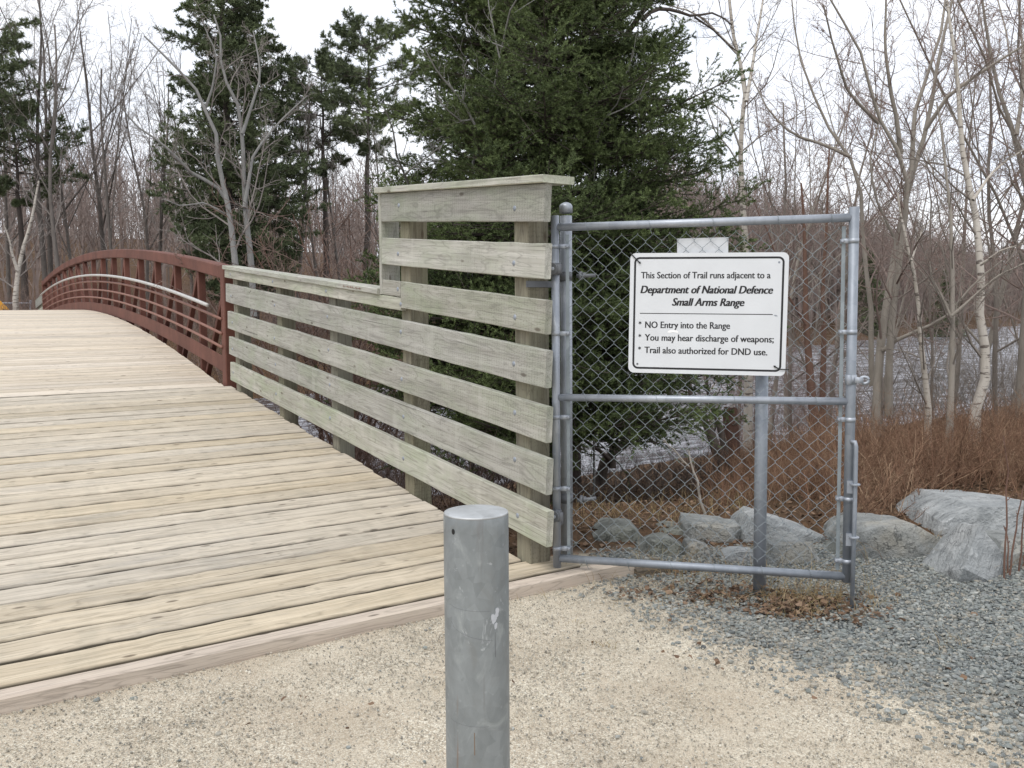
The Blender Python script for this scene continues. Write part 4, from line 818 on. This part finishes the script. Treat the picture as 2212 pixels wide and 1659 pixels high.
traced_tree('bare_tree', 'thin brown tree seen through the mesh right of the notice', [
    (px_path(z8([(555, 1720), (545, 1640), (530, 1450), (520, 1300), (520, 1000), (500, 760)]), 13.5, .4, 10), .075, .014), (px_path(z8([(525, 1350), (430, 1200), (380, 1000), (300, 820)]), 13.5, .4), .02, .006)], M_BROWN, M_TWIG, 10, 6, 4, .36, .5, .5, .04, .06, .0025)
traced_tree('bare_tree', 'second thin brown tree behind the gate tension bar', [
    (px_path(z8([(592, 1720), (590, 1600), (598, 1400), (590, 1200), (610, 900), (620, 600)]), 14, .4, 10), .055, .012)], M_BROWN, M_TWIG, 11, 6, 4, .36, .5, .5, .04, .06, .0025)
traced_tree('leaning_tree', 'dark crooked alder leaning right under the spruce, behind the lower gate mesh', [
    (px_path(zg([(440, 1240), (470, 1120), (560, 1030), (690, 930), (800, 850), (900, 850), (930, 770), (1010, 640), (1040, 520), (1060, 330), (1040, 100)]), 11.5, .4, 14), .075, .012), (px_path(zg([(540, 1180), (540, 1020), (520, 960)]), 11.5, .1), .05, .035),
    (px_path(zg([(520, 1110), (420, 1020), (300, 940), (200, 880), (120, 800)]), 11.5, -.6), .03, .012)], M_ALDER, M_BDARK, 6, 5, 3, .25, .5, .5, .02, 0, .002, cat='tree')
traced_tree('alder_tree', 'pair of dark slanting alder stems left of the galvanised post, behind the mesh', [
    (px_path(zg([(1490, 1080), (1450, 980), (1400, 830), (1350, 740), (1290, 680), (1240, 560), (1215, 350), (1240, 80)]), 12.5, .3, 12), .085, .012), (px_path(zg([(1540, 1060), (1530, 930), (1490, 800), (1465, 720), (1400, 560), (1380, 380), (1400, 200)]), 12.6, .2), .06, .012)], M_ALDER, M_BDARK, 6, 5, 3, .3, .5, .5, .02, 0, .002)
traced_tree('broken_stump', 'thick reddish snapped trunk left of the galvanised post behind the mesh', [(px_path(zg([(1600, 1010), (1600, 900), (1590, 760), (1595, 640)]), 13, .05, 6), .125, .10)], M_BROWN, M_TWIG, 5, 3, 0, .3, .5, .5, .02, 0, .003, cat='stump')
traced_tree('dead_sapling', 'pale dead sapling stalk standing on the bank behind the middle of the gate', [
    (px_path(zg([(1385, 1660), (1330, 1480), (1290, 1280), (1230, 1150), (1222, 1030)]), 6.6, .2, 8), .012, .006), (px_path(zg([(1225, 1165), (1150, 1090), (1080, 1000), (990, 920)]), 6.7, .2, 6), .006, .003)], M_BTAN, M_BTAN, 7, 3, 0, .22, .5, .5, .04, 0, .0015, cat='sapling', t0=.1)
z3 = Zp((1860, 1180, 3.16))
for i, pts in enumerate([[(2055, 850), (2060, 600), (2072, 300), (2070, 0), (2060, -300)], [(2095, 840), (2130, 560), (2180, 280), (2230, 60)], [(2085, 840), (2085, 600), (2070, 420)], [(2165, 850), (2195, 560), (2215, 300), (2225, 0)], [(2190, 850), (2212, 680), (2230, 500)]]):
    traced_tree('bare_sapling', ['tall dark red whip stem at the right edge in front of the slab', 'dark whip stem slanting right across the flat slab', 'short straight red stem at the foot of the tall whip', 'reddish stem close to the right edge of the picture', 'shortest leaning red stem at the right edge'][i], [(px_path(z3(pts), 4.95 + .04 * i, .15, 9), .0062, .003)], M_BROWN, M_BROWN, 3 if i in (0, 3) else 2, 0, 0, .12, .5, .5, .1, 0, .0015, cat='sapling', group='whip stems at the right edge', t0=.4)
# bare twiggy sapling in front of the spruce, rising behind the tall end of the fence
traced_tree('bare_sapling', 'pale bare forked sapling in front of the spruce, rising behind the tall fence end', [
    (px_path(z7([(600, 1250), (640, 720), (700, 640), (735, 540), (770, 330), (790, 260), (830, 80), (880, -30)]), 9.3, -1.5, 14), .020, .006),
    (px_path(z7([(640, 700), (570, 560), (480, 460), (420, 380), (360, 260)]), 8.35, -.5), .012, .005), (px_path(z7([(660, 650), (560, 670), (470, 600), (410, 520)]), 8.4, -.5), .009, .004), (px_path(z7([(775, 330), (740, 180), (710, 20), (700, -60)]), 8.1, .0), .008, .004), (px_path(z7([(570, 560), (590, 440), (570, 320)]), 8.2, -.3), .007, .003), (px_path(z7([(790, 260), (690, 220), (640, 170), (580, 90)]), 8, -.1), .007, .003)], M_BGREY, M_BGREY, 7, 3, 0, .22, .5, .5, .05, 0, .0018, cat='sapling')
traced_tree('bare_sapling', 'small pale bare bush twig left of the tall fence end, against the spruce', [
    (px_path(z7([(300, 1150), (265, 1010), (230, 930), (190, 830), (180, 700), (130, 600)]), 9.6, -1.5, 10), .016, .005), (px_path(z7([(250, 960), (330, 900), (400, 850), (470, 790)]), 8.8, -.9), .009, .004), (px_path(z7([(225, 930), (140, 880), (90, 800), (60, 720)]), 8.7, -.4), .009, .004)], M_BGREY, M_BGREY, 8, 4, 2, .3, .5, .5, .05, 0, .0018, cat='sapling')
traced_tree('bare_sapling', 'thin bare twig bush against the right side of the spruce', [
    (px_path(z7([(1290, 1150), (1300, 760), (1360, 640), (1440, 560), (1480, 400), (1500, 280)]), 9.2, -1.1, 10), .010, .004), (px_path(z7([(1370, 640), (1460, 600), (1530, 560), (1600, 430)]), 8.6, -.3), .007, .003)], M_BGREY, M_BGREY, 6, 3, 0, .25, .5, .5, .05, 0, .0016, cat='sapling')
traced_tree('bare_tree', 'dark bent bare tree arching out behind the right side of the spruce top', [
    (px_path(z7([(1180, 1900), (1230, 1300), (1330, 700), (1440, 240), (1530, 100), (1580, 40), (1640, -30)]), 12.6, -1.4, 14), .085, .03), (px_path(z7([(1560, 110), (1620, 50), (1700, 50), (1780, 70), (1850, 95), (1960, 70), (2060, 130)]), 11.0, .5, 10), .03, .008), (px_path(z7([(1850, 95), (1950, 160), (2050, 260), (2120, 300)]), 11.2, .3), .014, .006)], M_BDARK, M_TWIG, 8, 5, 3, .3, .5, .5, .02, 0, .0022, cat='tree')

# ------------------------------------------------------------------ conifers
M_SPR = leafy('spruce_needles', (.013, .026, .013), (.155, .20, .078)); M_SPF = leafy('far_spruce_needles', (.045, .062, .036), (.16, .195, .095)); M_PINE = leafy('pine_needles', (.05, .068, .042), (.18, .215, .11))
def needles(mb, P, n, ln, wd, rn, ang=(35, 65), tipl=.0):
    """n needle triangles round every twig polyline P (N,M,3)"""
    N, M, _ = P.shape; t = rng.random((N, n)) ** .85; f = t * (M - 1); i = np.minimum(f.astype(int), M - 2); fr = (f - i)[..., None]; ii = np.arange(N)[:, None]
    a, b_ = P[ii, i], P[ii, i + 1]; pos = a + (b_ - a) * fr; tan = nrm(b_ - a); pr = rng.normal(0, 1, (N, n, 3)); pr = nrm(pr - tan * (pr * tan).sum(-1, keepdims=True))
    an = np.radians(rng.uniform(*ang, (N, n)))[..., None]; d = nrm(np.cos(an) * tan + np.sin(an) * pr + np.array([0, 0, .12])); sd = nrm(np.cross(d, rng.normal(0, 1, (N, n, 3)))); l = ln * rng.uniform(.7, 1.25, (N, n, 1))
    V = np.stack([pos - sd * wd / 2, pos + sd * wd / 2, pos + d * l], 2).reshape(-1, 3); k_ = N * n
    mb.add(V, np.arange(k_ * 3), np.full(k_, 3), None, np.clip(np.repeat(np.repeat(rn, n) + (t.ravel() - .5) * tipl, 3) + rng.normal(0, .05, k_ * 3), 0, 1))
def conifer(name, label, x, y, H, prof, mat, bmat, dz=.28, per=8, z0=.3, droop=-.03, sec=.10, ter=6, nl=.022, nw=.006, nn=18, rt=.14, lean=(0, 0), sec_len=.42, bare=.15, tip_up=.10, gaps=0.0, zfull=99, cat='conifer', group=None, nn2=26, flat2=0.0, tipl=.15, layer=False):
    g = float(tz(x, y)); th = thing(name, (x, y, g), label, cat, group); tp = np.array([[x + lean[0] * t_ * H, y + lean[1] * t_ * H, g - .2 + t_ * (H + .2)] for t_ in np.linspace(0, 1, 12)])
    tp[1:-1, :2] += rng.normal(0, .02 * H / 10, (10, 2)); m = MB(); tubes(m, tp[None], np.linspace(rt, .015, 12)[None], 10); m.build('trunk', bmat, th, smooth=True)
    BP = []; BR = []; z = z0
    while z < H - .15:
        n = max(3, int(per * (1 if z < zfull else .6) + rng.integers(-1, 2))); a0 = rng.random() * 6.28
        for j in range(n):
            if rng.random() < gaps: continue
            fl = layer and j % 3 == 0; zz = z + rng.uniform(-.5, .5) * dz * (1 if fl or not layer else .22); L = prof(zz / H, j) * rng.uniform(.72, 1.1) * (.72 if fl else 1)
            if L < .08: continue
            a = a0 + j * 6.283 / n + rng.normal(0, .18); c = np.array([np.interp(g + zz, tp[:, 2], tp[:, 0]), np.interp(g + zz, tp[:, 2], tp[:, 1]), g + zz])
            d = np.array([math.cos(a), math.sin(a), rng.uniform(-.05, .22) + .5 * max(0, zz / H - .6)]); d = nrm(d); p = c.copy(); P = [p]
            for k_ in range(7): d = nrm(d + np.array([0, 0, droop if k_ < 4 else tip_up]) + rng.normal(0, .05, 3)); p = p + d * L / 7; P.append(p)
            BP.append(P); BR.append(np.linspace(.010 + .008 * L, .004, 8))
        z += dz * rng.uniform(.8, 1.2)
    P = np.array(BP); R = np.array(BR); m = MB(); tubes(m, P, R, 5)
    Ls = np.linalg.norm(np.diff(P, axis=1), axis=2).sum(1); ns = int(max(4, np.mean(Ls) / sec * 2)); Q, q_ = spawn(P, R, ns, bare, 1.0, (35, 62), sec_len, 5, .02, .07, .5, .62, .0022, .5, flat2 or .75); tubes(m, Q, q_, 3); m.build('branches', bmat, th)
    lq = np.linalg.norm(Q[:, -1] - Q[:, 0], axis=1); cl = rng.random(len(P)); rn2 = np.repeat(cl, ns) * .55 + rng.random(len(Q)) * .2
    m = MB(); needles(m, Q, nn2, nl, nw, rn2)
    if ter:
        W, ww = spawn(Q, q_, ter, .15, 1.03, (28, 55), .40, 3, .05, .06, .5, .45, .0015, .5, .4); wl = np.linalg.norm(W[:, -1] - W[:, 0], axis=1); rn3 = np.repeat(rn2, ter) + .14 + rng.random(len(W)) * .32; needles(m, W, nn, nl, nw, rn3, tipl=tipl)
    needles(m, P[:, 3:], 60, nl, nw, cl * .5 + .2)
    m.build('crown', mat, th); return th
sx, sy = at(1182, 900, 9.7)[:2]
def sprof(t, j): return 2.2 * np.interp(t, [0, .08, .14, .28, .37, .45, .6, .8, 1.0], [.70, .88, .97, .90, .84, .60, .42, .22, .03])
conifer('spruce_tree', 'big dense dark green spruce standing behind the tall fence end and gate', sx, sy, 11.5, sprof, M_SPR, M_BDARK, .35, 20, .85, -.02, .066, 6, .027, .0085, 36, .15, zfull=6.2, gaps=.03, sec_len=.44, nn2=30, flat2=.8, tipl=.34, layer=True)

# far bank conifers, left half of the picture
def lp(t, j): return 2.9 * np.interp(t, [0, .2, .35, .6, .8, 1], [.25, .8, 1.0, .85, .6, .1])
for (px, H, lab, Yd, pf, kw) in [
    (500, 17.0, 'tall ragged dark spruce with bare grey lower branches, left trunk of the pair', 37, lp, {}),
    (545, 14.0, 'tall ragged dark spruce, right trunk of the pair behind the bare grey tree', 38, lp, {})]:
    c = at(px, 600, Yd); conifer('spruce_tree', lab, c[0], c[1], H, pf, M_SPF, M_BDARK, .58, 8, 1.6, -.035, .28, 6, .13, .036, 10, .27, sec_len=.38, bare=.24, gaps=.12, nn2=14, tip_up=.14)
def pp(t, j): return 2.9 * np.interp(t, [0, .58, .64, .76, .92, 1], [.0, .0, .55, 1.0, .85, .3])
for (px, H, lab, Yd, ln) in [(785, 13.2, 'leaning pine with a flat tufted crown left of the big spruce', 40, (.04, 0)), (706, 11.6, 'pine with a thin crown between the dark spruces and the leaning pine', 41, (.0, 0)), (52, 9.0, 'dark pine with sparse tufts at the left edge', 38, (-.01, 0)), (-35, 12.5, 'dark tufted pine cut by the left edge of the picture', 36, (0, 0))]:
    c = at(px, 600, Yd); conifer('pine_tree', lab, c[0], c[1], H, pp, M_PINE, M_BDARK, .66, 7, 3.2, .01, .30, 5, .17, .034, 12, .19, ln, .34, .40, .06, .12, nn2=10, flat2=.6)
for (px, H, lab, Yd) in [(1875, 9.0, 'small dark conifer on the far shore behind the maple', 88), (2040, 7.5, 'rounded dark conifer on the far shore right of the maple', 92), (1520, 8.5, 'dark conifer across the river behind the birch', 90)]:
    c = at(px, 640, Yd); big = Yd > 60
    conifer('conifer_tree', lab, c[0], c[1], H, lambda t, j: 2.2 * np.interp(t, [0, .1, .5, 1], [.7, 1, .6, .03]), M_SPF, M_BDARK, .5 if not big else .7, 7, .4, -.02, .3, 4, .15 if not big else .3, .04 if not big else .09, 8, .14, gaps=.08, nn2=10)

# ------------------------------------------------------------------ bare trees on the far bank
traced_tree('bare_tree', 'grey bare tree with pale spreading limbs in front of the dark spruces', [
    (px_path(z6([(1330, 1750), (1300, 1450), (1270, 1180), (1230, 1000), (1205, 900), (1195, 720), (1130, 600), (1080, 480), (1000, 400), (900, 300), (800, 200)]), 33.5, -.8, 14), .15, .03),
    (px_path(z6([(1400, 1750), (1390, 1450), (1365, 1250), (1350, 1050), (1340, 730), (1310, 560), (1240, 430), (1215, 300), (1220, 180), (1180, 80)]), 33.5, .8, 14), .145, .03),
    (px_path(z6([(1255, 1110), (1200, 1030), (1050, 950), (960, 850), (850, 760), (740, 690), (650, 560)]), 33.4, -1.2, 10), .085, .02), (px_path(z6([(1350, 1150), (1400, 850), (1520, 700), (1620, 600), (1700, 530)]), 33.6, 1.0), .08, .02), (px_path(z6([(1340, 740), (1400, 560), (1440, 430), (1430, 330), (1400, 170)]), 33.8, .6), .07, .02),
    (px_path(z6([(1245, 1180), (1130, 1120), (1000, 1140), (900, 1100)]), 33.4, -1), .045, .015), (px_path(z6([(1135, 600), (1180, 470), (1200, 300), (1130, 150)]), 33.2, -.4), .05, .015)], M_BGREY, M_TWROW, 10, 7, 4, .26, .5, .5, .05, 0, .006)
def row_proto(label, H, r, seed):
    x, y = at(200 + seed * 6, 600, 40.0)[:2]; P = free_stem(x, y, H, (rng.normal(0, .03), 0), .035, 10); st = [(P, r, .03)]
    for j in range(5):
        i = 3 + j; d = np.array([rng.normal(0, .30), rng.normal(0, .30), 1]); p = P[i].copy(); Q = [p]
        for k_ in range(6): d = nrm(d + rng.normal(0, .07, 3) + np.array([0, 0, .05])); p = p + d * (H * (1 - i / 11) / 6); Q.append(p)
        st.append((np.array(Q), r * .42 * (1 - i / 12), .014))
    return traced_tree('bare_tree', label, st, M_ROW, M_TWROW, 11, 6, 3, .24, .5, .5, .06, 0, .0055, group='bare trees in a row beyond the bridge', t0=.25, ang=(28, 60))
ROWL = 'tall bare grey-brown tree in the row beyond the red bridge'
protos = [row_proto(ROWL, h, r, i) for i, (h, r) in enumerate([(13.5, .14), (12.2, .115), (14.2, .155), (10.5, .09)])]
row = [(95, 0, 38, 1.0), (112, 2, 41, .98), (128, 1, 36, 1.02), (160, 3, 40, 1.0), (228, 2, 42, .95), (250, 3, 38, 1.05), (318, 1, 43, .9), (338, 0, 40, .82), (20, 2, 43, .82), (-20, 0, 40, 1.0), (415, 3, 40, .9), (590, 1, 42, .9), (640, 3, 39, 1.0), (690, 0, 44, .75), (740, 3, 42, .9), (835, 1, 40, .8)]
used = set()
for (px, k_, Yd, sc) in row:
    c = at(px, 600, Yd); loc = (c[0], c[1], float(tz(c[0], c[1]))); a = rng.random() * 6.28
    if k_ not in used: used.add(k_); o = protos[k_]; o.location = loc; o.rotation_euler = (0, 0, a); o.scale = (sc,) * 3
    else: dup(protos[k_], loc, a, sc * rng.uniform(.97, 1.03))
traced_tree('bare_tree', 'pale forked birch with a Y-shaped trunk left of the bridge end', [
    (px_path(z6([(85, 1650), (100, 1500), (125, 1380), (165, 1250), (195, 1120), (215, 1000)]), 33, .2, 10), .10, .03), (px_path(z6([(100, 1500), (70, 1420), (45, 1300), (20, 1240)]), 33, -.3), .07, .02)], M_BIRCH, M_TWROW, 8, 5, 3, .3, .5, .5, .05, 0, .006)
# extra bare trees on the near bank and the far shore, right half: copies of three kinds
def bank_proto(label, H, r, mat, seed):
    P = free_stem(20 + seed, 30, H, (rng.normal(0, .08), rng.normal(0, .05)), .06, 10); st = [(P, r, .014)]
    for j in range(5):
        i = 2 + j; d = np.array([rng.normal(0, .5), rng.normal(0, .5), 1]); p = P[i].copy(); Q = [p]
        for k_ in range(6): d = nrm(d + rng.normal(0, .10, 3) + np.array([0, 0, .05])); p = p + d * (H * (1 - i / 11) / 6.5); Q.append(p)
        st.append((np.array(Q), r * .45 * (1 - i / 12), .008))
    return traced_tree('bare_tree', label, st, mat, M_TWRED, 11, 6, 4, .28, .5, .5, .05, .04, .0034, group='bare trees along the river bank', t0=.2)
BKL = 'thin bare twiggy tree among the others on the river bank at right'
bp_ = [bank_proto(BKL, 7.5, .06, M_BTAN, 0), bank_proto(BKL, 6.2, .045, M_TWIG, 3), bank_proto(BKL, 8.5, .075, M_BTAN, 6)]
used = set()
for (px, k_, Yd, sc) in [(1660, 0, 17, .9), (1720, 1, 15.5, 1.0), (1790, 2, 19, .85), (1590, 1, 18, .9), (2110, 0, 15, .95), (2165, 1, 13.5, 1.0), (2230, 2, 14, 1.0), (2010, 1, 17, .8), (1900, 0, 21, .75), (1545, 0, 22, .8), (2060, 2, 20, .9), (2190, 0, 19, .9), (2270, 1, 11, 1.0), (1700, 2, 23, .8)]:
    c = at(px, 700, Yd); loc = (c[0], c[1], float(tz(c[0], c[1]))); a = rng.random() * 6.28
    if k_ not in used: used.add(k_); o = bp_[k_]; o.location = loc; o.rotation_euler = (0, 0, a); o.scale = (sc,) * 3
    else: dup(bp_[k_], loc, a, sc)

# ------------------------------------------------------------------ shrubs, brush, far wood
def shrub_field(name, label, mat, xs, ys, hs, nst, rs, spread=.35, sub=5, sub2=0, cat='brush', lf=.35, zs=None):
    """many-stemmed twiggy growth: stems rooted at (x, y)"""
    N = len(xs); x = np.repeat(xs, nst) + rng.normal(0, .12, N * nst); y = np.repeat(ys, nst) + rng.normal(0, .12, N * nst); h = np.repeat(hs, nst) * rng.uniform(.55, 1.15, N * nst); z = tz(x, y) if zs is None else zs
    d = np.stack([rng.normal(0, spread, N * nst), rng.normal(0, spread, N * nst), np.ones(N * nst)], -1); d = nrm(d); M = 5; P = np.empty((N * nst, M, 3)); p = np.stack([x, y, z - .02], -1); P[:, 0] = p
    for k_ in range(1, M): d = nrm(d + rng.normal(0, .10, d.shape) + np.array([0, 0, .04])); p = p + d * (h / (M - 1))[:, None]; P[:, k_] = p
    R = rs * np.linspace(1, .4, M)[None] * rng.uniform(.6, 1.3, (N * nst, 1)); m = MB(); tubes(m, P, R, 3)
    Q, q_ = spawn(P, R, sub, .2, 1., (20, 60), lf, 4, .04, .14, .55, .4, rs * .3); tubes(m, Q, q_, 3)
    if sub2: Q2, q2 = spawn(Q, q_, sub2, .2, 1., (25, 65), .5, 3, .03, .16, .6, .4, rs * .25); tubes(m, Q2, q2, 3)
    return tag(m.build(name, mat), label, cat, kind='stuff')
def scatter(N, pxr, Yr, ok=lambda x, y: np.ones(len(x), bool)):
    px = rng.uniform(*pxr, N); Yd = rng.uniform(*Yr, N); x = (px - 1106) / FPX * Yd; k_ = ok(x, Yd) & (tz(x, Yd) > WATER - .03); return x[k_], Yd[k_]
def brush_mat(name, cols):
    b = NB(name); rn = b.attr('rnd').outputs['Fac']; t = b.n('ShaderNodeTexCoord').outputs['Object']; n1 = b.noise(t, 1.1, 3, .6).outputs['Fac']
    f = b.math('ADD', b.math('MULTIPLY', rn, .7), b.math('MULTIPLY', n1, .35), True); return b.fin(b.ramp(f, [(i / (len(cols) - 1), c_) for i, c_ in enumerate(cols)]), .9, 0, .15)
M_BRUSH = brush_mat('red_brown_brush', [(.07, .040, .029), (.18, .10, .066), (.26, .155, .10), (.12, .072, .05), (.32, .21, .135), (.48, .37, .25)])
M_UND = brush_mat('pinkish_undergrowth', [(.11, .078, .066), (.18, .125, .105), (.25, .18, .152), (.16, .118, .10), (.28, .23, .195)])
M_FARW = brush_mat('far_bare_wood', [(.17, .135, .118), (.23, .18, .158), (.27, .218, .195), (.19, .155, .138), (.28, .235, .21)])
x, y = scatter(1300, (1800, 2420), (6.3, 13), lambda x, y: y > np.interp(x / y, [.40, .46, .6], [6.2, 7.3, 7.4])); hs = rng.uniform(.3, .9, len(x)) * np.interp(y, [6.3, 8, 13], [.65, .85, .8]) * (1 + .25 * wob(x, y, 1.6)); shrub_field('brush', 'dense red-brown leafless brush behind the boulders right of the gate', M_BRUSH, x, y, hs, 3, .0042, .55, 7, 3, lf=.42)
x, y = scatter(420, (1560, 1830), (7.2, 13)); hs = rng.uniform(.3, .75, len(x)) * np.interp(x / y, [.22, .36], [.55, 1.0]); shrub_field('brush', 'red-brown brush seen through the right half of the gate mesh', M_BRUSH, x, y, hs, 4, .0032, .4, 6, 3)
x, y = scatter(150, (1200, 1580), (8, 15)); hs = rng.uniform(.2, .7, len(x)); shrub_field('twigs', 'sparse dark twigs sprouting at the water edge under the spruce', M_BDARK, x, y, hs, 3, .003, .4, 5, 2)
x, y = scatter(90, (1230, 1640), (6.2, 8)); hs = rng.uniform(.08, .25, len(x)); shrub_field('dry_grass', 'thin dry stalks on the leafy bank behind the boulders', M_STRAW, x, y, hs, 3, .0016, .5, 3, 0)
x, y = scatter(60, (1860, 2260), (12, 20)); hs = rng.uniform(1.0, 2.6, len(x)); shrub_field('shrubs', 'tangled grey-brown shrubs between the birches at the water edge', M_TWIG, x, y, hs, 4, .006, .45, 8, 5, lf=.4)
x, y = scatter(46, (1560, 1880), (14, 20)); hs = rng.uniform(1.2, 3.0, len(x)); shrub_field('shrubs', 'tangled reddish shrubs behind the gate and notice', M_TWRED, x, y, hs, 4, .006, .4, 8, 5, lf=.4)
behind = lambda x, y: (so(x, y)[1] > .5) | (so(x, y)[0] > 28)
x, y = scatter(150, (560, 1150), (8.5, 14), lambda x, y: so(x, y)[1] > .5); hs = rng.uniform(.5, 1.5, len(x)); shrub_field('shrubs', 'dark leafless shrubs on the bank behind the low fence boards', M_UND, x, y, hs, 4, .005, .45, 7, 4, lf=.4)
# red-stemmed shrubs fanning up behind the low fence
for (px, Yd, h, lab, lx) in [(780, 12, 4.0, 'tall red-stemmed bare shrub fanning left, just left of the big spruce', -.2), (715, 12.5, 3.4, 'red-brown bare shrub behind the middle of the low fence', .0), (695, 12.2, 3.2, 'grey-brown bare shrub behind the far half of the low fence', .15)]:
    c = at(px, 700, Yd); zb = max(float(tz(c[0], c[1])), WATER - .1); st = []
    for j in range(9):
        d = nrm(np.array([np.clip(rng.normal(lx, .25), lx - .3, lx + .4), rng.uniform(.0, .35), 1])); p = np.array([c[0] + rng.normal(0, .1), c[1] + rng.normal(0, .1), zb]); P = [p]
        for k_ in range(7): d = nrm(d + rng.normal(0, .06, 3)); p = p + d * h * rng.uniform(.9, 1.1) / 7; P.append(p)
        st.append((np.array(P), .020, .006))
    traced_tree('bare_shrub', lab, st, M_BROWN, M_UND, 9, 6, 3, .4, .5, .5, .04, 0, .0038, cat='shrub', base_drop=False, t0=.12)
x, y = scatter(540, (-80, 1180), (29, 46), lambda x, y: so(x, y)[0] > 27.5); hs = rng.uniform(.9, 2.8, len(x)) * np.interp(x / y, [-.35, -.2], [.75, 1.15]); shrub_field('undergrowth', 'pinkish-brown leafless undergrowth filling the wood beyond the bridge', M_UND, x, y, hs, 4, .011, .32, 7, 4, lf=.38)
def far_wood(name, label, N, okf, hr, mat):
    x = np.concatenate([]) if False else None; xs = []; ys = []
    while sum(map(len, xs)) < N:
        r_ = rng.uniform(50, 260, 4000); a = rng.uniform(math.radians(-56), math.radians(60), 4000); x_ = r_ * np.sin(a); y_ = r_ * np.cos(a); k_ = okf(x_, y_) & (tz(x_, y_) > WATER + .1); xs.append(x_[k_]); ys.append(y_[k_])
    x = np.concatenate(xs)[:N]; y = np.concatenate(ys)[:N]; h = rng.uniform(*hr, N); z = tz(x, y); d = np.stack([rng.normal(0, .06, N), rng.normal(0, .06, N), np.ones(N)], -1); M = 4
    P = np.stack([np.stack([x, y, z], -1) + d * (h * t_)[:, None] + (rng.normal(0, .12, (N, 3)) if 0 < t_ < 1 else 0) for t_ in np.linspace(0, 1, M)], 1); R = np.linspace(.09, .02, M)[None] * rng.uniform(.6, 1.2, (N, 1)); m = MB(); tubes(m, P, R, 3)
    Q, q_ = spawn(P, R, 16, .18, 1., (20, 50), .30, 3, .10, .1, .5, .5, .022); tubes(m, Q, q_, 3); Q2, q2 = spawn(Q, q_, 4, .2, 1., (20, 50), .5, 2, .05, .1, .7, .3, .020); tubes(m, Q2, q2, 3)
    return tag(m.build(name, mat), label, 'woodland', kind='stuff')
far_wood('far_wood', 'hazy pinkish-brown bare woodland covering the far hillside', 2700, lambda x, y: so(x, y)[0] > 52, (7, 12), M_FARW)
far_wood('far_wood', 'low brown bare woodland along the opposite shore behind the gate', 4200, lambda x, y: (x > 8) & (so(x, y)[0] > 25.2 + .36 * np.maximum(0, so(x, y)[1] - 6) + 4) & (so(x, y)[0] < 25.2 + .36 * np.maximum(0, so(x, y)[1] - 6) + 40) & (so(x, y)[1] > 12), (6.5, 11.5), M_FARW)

# ------------------------------------------------------------------ beyond the bridge
ff = thing('timber_fence', F(28.6, .1, .8), 'short weathered board fence at the far end of the bridge', 'fence')
for zt in (2.05, 1.68, 1.31):
    m = MB(); plank(m, F(27.42, .03, zt + .05), F(29.7, .03, zt - .10), ZUP, -OUT3, .27, .05, .004, 4, .001); m.build('board', M_BOARD, ff)
for s_ in (27.6, 29.4):
    m = MB(); plank(m, F(s_, .13, .2), F(s_, .13, 2.15), DIR3, OUT3, .14, .14, .005, 2); m.build('post', M_POST, ff)
fg = at(67, 668, 37); clf = thing('chain_link_fence', (fg[0] - 1.2, fg[1], 1.0), 'low chain link fence panel with round post across the far path, left edge', 'fence')
zt = at(67, 655, 37)[2]
m = MB(); rod(m, (fg[0], fg[1], .4), (fg[0], fg[1], at(67, 648, 37)[2]), .05, 10); m.build('post', M_GALV, clf)
m = MB(); rod(m, (fg[0], fg[1], zt), (fg[0] - 2.6, fg[1] + .2, zt + .03), .03, 8); m.build('top_rail', M_GALV, clf)
m = MB(); P = []
for i in range(60):
    u = i * .09 - 1.2
    for sg in (1, -1):
        a = np.array([fg[0] - max(0, min(2.6, u)), fg[1], zt]); 
        u1 = u + 1.2 * sg; 
        if 0 <= u <= 2.6 and 0 <= u1 <= 2.6: P.append([a, np.array([fg[0] - u1, fg[1], zt - 1.2])])
tubes(m, np.array(P), np.full((len(P), 2), .004), 3); m.build('mesh', M_WIRE, clf)
sc_ = at(-1, 668, 34); ws = thing('warning_sign', (sc_[0], sc_[1], .9), 'orange diamond warning sign with a black arrow, half cut by the left edge', 'sign'); hd = .36
m = MB(); V = [sc_ + np.array([dx, dy, dz]) for dy in (0, .006) for dx, dz in ((-hd, 0), (0, -hd), (hd, 0), (0, hd))]; m.add(V, [0, 1, 2, 3, 7, 6, 5, 4] + [v for i in range(4) for v in (i, i + 4, (i + 1) % 4 + 4, (i + 1) % 4)], [4] * 6); m.build('panel', M_YEL, ws)
m = MB(); t = np.linspace(0, 1, 9); m2 = [(-.20 + .36 * a, -.05 + .05 * math.sin(a * 6.3)) for a in t]; tubes(m, np.array([[sc_ + np.array([a, -.012, b_]) for a, b_ in m2]]), np.full((1, 9), .028), 6, True); m.add([sc_ + np.array([a, -.013, b_]) for a, b_ in ((.12, -.12), (.25, -.05), (.12, .03))], [0, 1, 2], [3]); m.build('arrow', M_BLACK, ws)
m = MB(); rod(m, sc_ + np.array([0, .03, -1.6]), sc_ + np.array([0, .03, .2]), .03, 8); m.build('post', M_GALV, ws)
